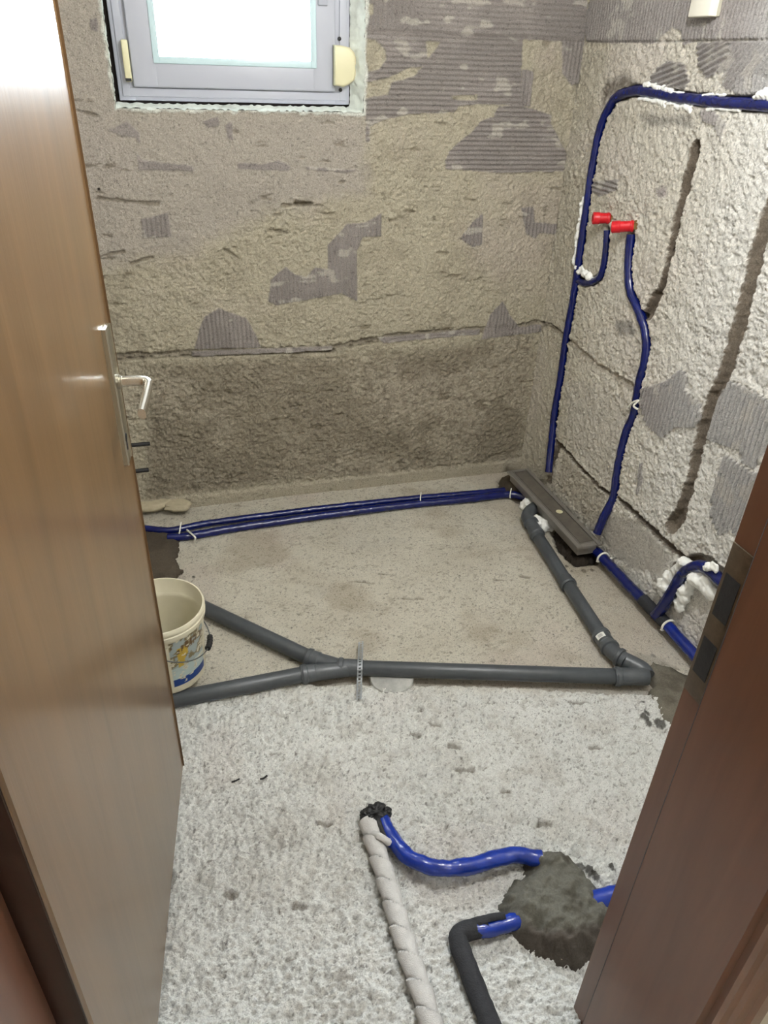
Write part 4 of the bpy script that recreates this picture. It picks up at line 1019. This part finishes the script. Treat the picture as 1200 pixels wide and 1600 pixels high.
# black studs from the left wall
def stud(px, py, z, label):
    tip = F(px, py, z); bm = bmesh.new()
    lathe_on(bm, (XL-.001, tip[1], z), (1, tip[1], z), [(0, .012), (.004, .012), (.004, .0075), (tip[0]-XL-.002, .0075), (tip[0]-XL, .006)], 16)
    tag(fin('threaded_stud', bm, m_black, None, org=(XL, tip[1], z)), label, 'stud', 'black studs beside the door')
stud(235, 693, .41, 'upper of the two black studs poking out behind the door edge')
stud(233, 734, .41, 'lower of the two black studs poking out behind the door edge')

# white surface box, top right
a = RT(1076, 27, XR-.03); b = RT(1108, 29, XR-.03)
t = empty('cable_duct', (XR, a[1], a[2]), label='white plastic cable duct on the right wall at the top of the picture', cat='cable duct')
bm = bmesh.new(); box(bm, (XR-.034, b[1]-.002, a[2]), (XR+.002, a[1], 2.3), .003); fin('duct_cover', bm, mat('white_duct', (232, 228, 214), .4), t)
bm = bmesh.new(); box(bm, (XR-.012, b[1]-.004, a[2]+.002), (XR+.002, b[1]-.0015, 2.3)); box(bm, (XR-.030, b[1]+.004, a[2]-.001), (XR-.004, a[1]-.006, a[2]+.0005)); fin('duct_base', bm, mat('duct_inner', (180, 176, 160), .5), t)

# ------------------------------------------------------------------ BUCKET
def bucket():
    cx, cy, zb, H = -.127, 1.732, .0555, .245
    t = empty('bucket', (cx, cy, zb), label='dirty cream plastic bucket with a worn label standing on the drain pipes', cat='bucket')
    R0, R1 = .112, .1255; nth, nz = 180, 110
    th0 = math.atan2(0-cy, 0-cx)           # towards the doorway
    bm_rows = []; cols = []
    prof = [(0, R0*.96), (.004, R0)]+[(z, R0+(R1-R0)*z/H) for z in np.linspace(.008, H-.035, nz)]
    prof += [(H-.034, R1+.0045), (H-.022, R1+.0055), (H-.020, R1+.0025), (H-.014, R1+.0025), (H-.012, R1+.0055), (H-.004, R1+.0055), (H, R1+.003), (H, R1-.001), (H-.004, R1-.0025)]
    prof += [(H-.045, R1-.0045), (H-.047, R1-.0065)]+[(z, R0+(R1-R0)*z/H-.0065) for z in np.linspace(H-.06, .012, 14)]+[(.008, R0*.9), (.007, R0*.5), (.007, .002)]
    V_, CC = [], []; cream = np.array(lin((204, 198, 176)))
    inner0 = 2+nz+8
    for pi, (z, r) in enumerate(prof):
        for k in range(nth):
            a_ = 2*PI*k/nth; ph = ((a_-th0+PI) % (2*PI))-PI    # + = to the right seen from the door
            V_.append((cx+r*math.cos(a_)-cx, cy+r*math.sin(a_)-cy, z)); c = cream.copy()
            if 2 <= pi < 2+nz:
                deg = math.degrees(ph); nn = float(fbm(np.array(deg*.11), np.array(z*60), 4, 401)); n2 = float(fbm(np.array(deg*.05), np.array(z*22), 3, 410))
                if 4 < deg < 66+10*(n2-.5) and .028 < z < .200+.02*(nn-.5):
                    lab = np.array(lin((148, 158, 158)))
                    if .028 < z < .055: lab = np.array(lin((34, 62, 124)))
                    elif z < .10: lab = np.array(lin((168, 182, 180)))
                    elif nn > .5: lab = np.array(lin((118, 108, 80)))
                    if .09 < z < .17 and 14 < deg < 44 and n2 > .46: lab = np.array(lin((178, 150, 60)))
                    if .15 < z < .185 and nn > .45 and (deg*1.3) % 9 < 6: lab = np.array(lin((92, 70, 42)))
                    if not (nn > .66 or (deg > 48 and z > .08 and n2 > .55)): c = lab
                if nn > .72: c = c*.75
            CC.append(c)
    n = len(prof); F_ = []
    for i in range(n-1):
        for k in range(nth): F_.append((i*nth+k, i*nth+(k+1) % nth, (i+1)*nth+(k+1) % nth, (i+1)*nth+k))
    F_.append(tuple(range(nth))[::-1]); F_.append(tuple((n-1)*nth+k for k in range(nth)))
    me = bpy.data.meshes.new('bucket_body'); me.from_pydata(V_, [], F_); me.update(); me.shade_smooth(); me.set_sharp_from_angle(angle=math.radians(50))
    at = me.attributes.new('tint', 'FLOAT_COLOR', 'POINT'); arr = np.ones((len(V_), 4), np.float32); arr[:, :3] = np.array(CC); at.data.foreach_set('color', arr.ravel())
    link('bucket_body', me, m_bucket, t)
    def bp(phd, z, rr): a_ = th0+math.radians(phd); return (cx+rr*math.cos(a_), cy+rr*math.sin(a_), zb+z)
    P = []
    for q in np.linspace(0, 1, 25):
        ph = -20+180*q; P.append(bp(ph, .185-.085*math.sin(PI*q)**.8, R1+.004+.004*math.sin(PI*q)))
    bm = bmesh.new(); tube(bm, P, .0018, 8, .01); hd = fin('bucket_handle', bm, mat('dull_wire', (92, 94, 94), .5, metal=.3), t)
    g = [p for p, q in zip(P, np.linspace(0, 1, 25)) if .42 <= q <= .60]
    bm = bmesh.new(); tube(bm, g, .0085, 16, .003, lambda s, th: 1+.1*math.sin(s*600)); fin('grip', bm, m_black, hd)
    for ph in (-20, 160):
        bm = bmesh.new(); lathe_on(bm, bp(ph, .19, R1-.002), bp(ph, .19, R1+.02), [(0, .013), (.006, .012), (.007, .008)], 20)
        fin('handle_ear', bm, m_cream, t)
bucket()
lamp(FILL_LAMP_ROOM, 'unseen bare bulb added at the bathroom ceiling as fill light')
lamp(FILL_LAMP_HALL, 'unseen bare bulb added at the hallway ceiling as fill light behind the viewer')
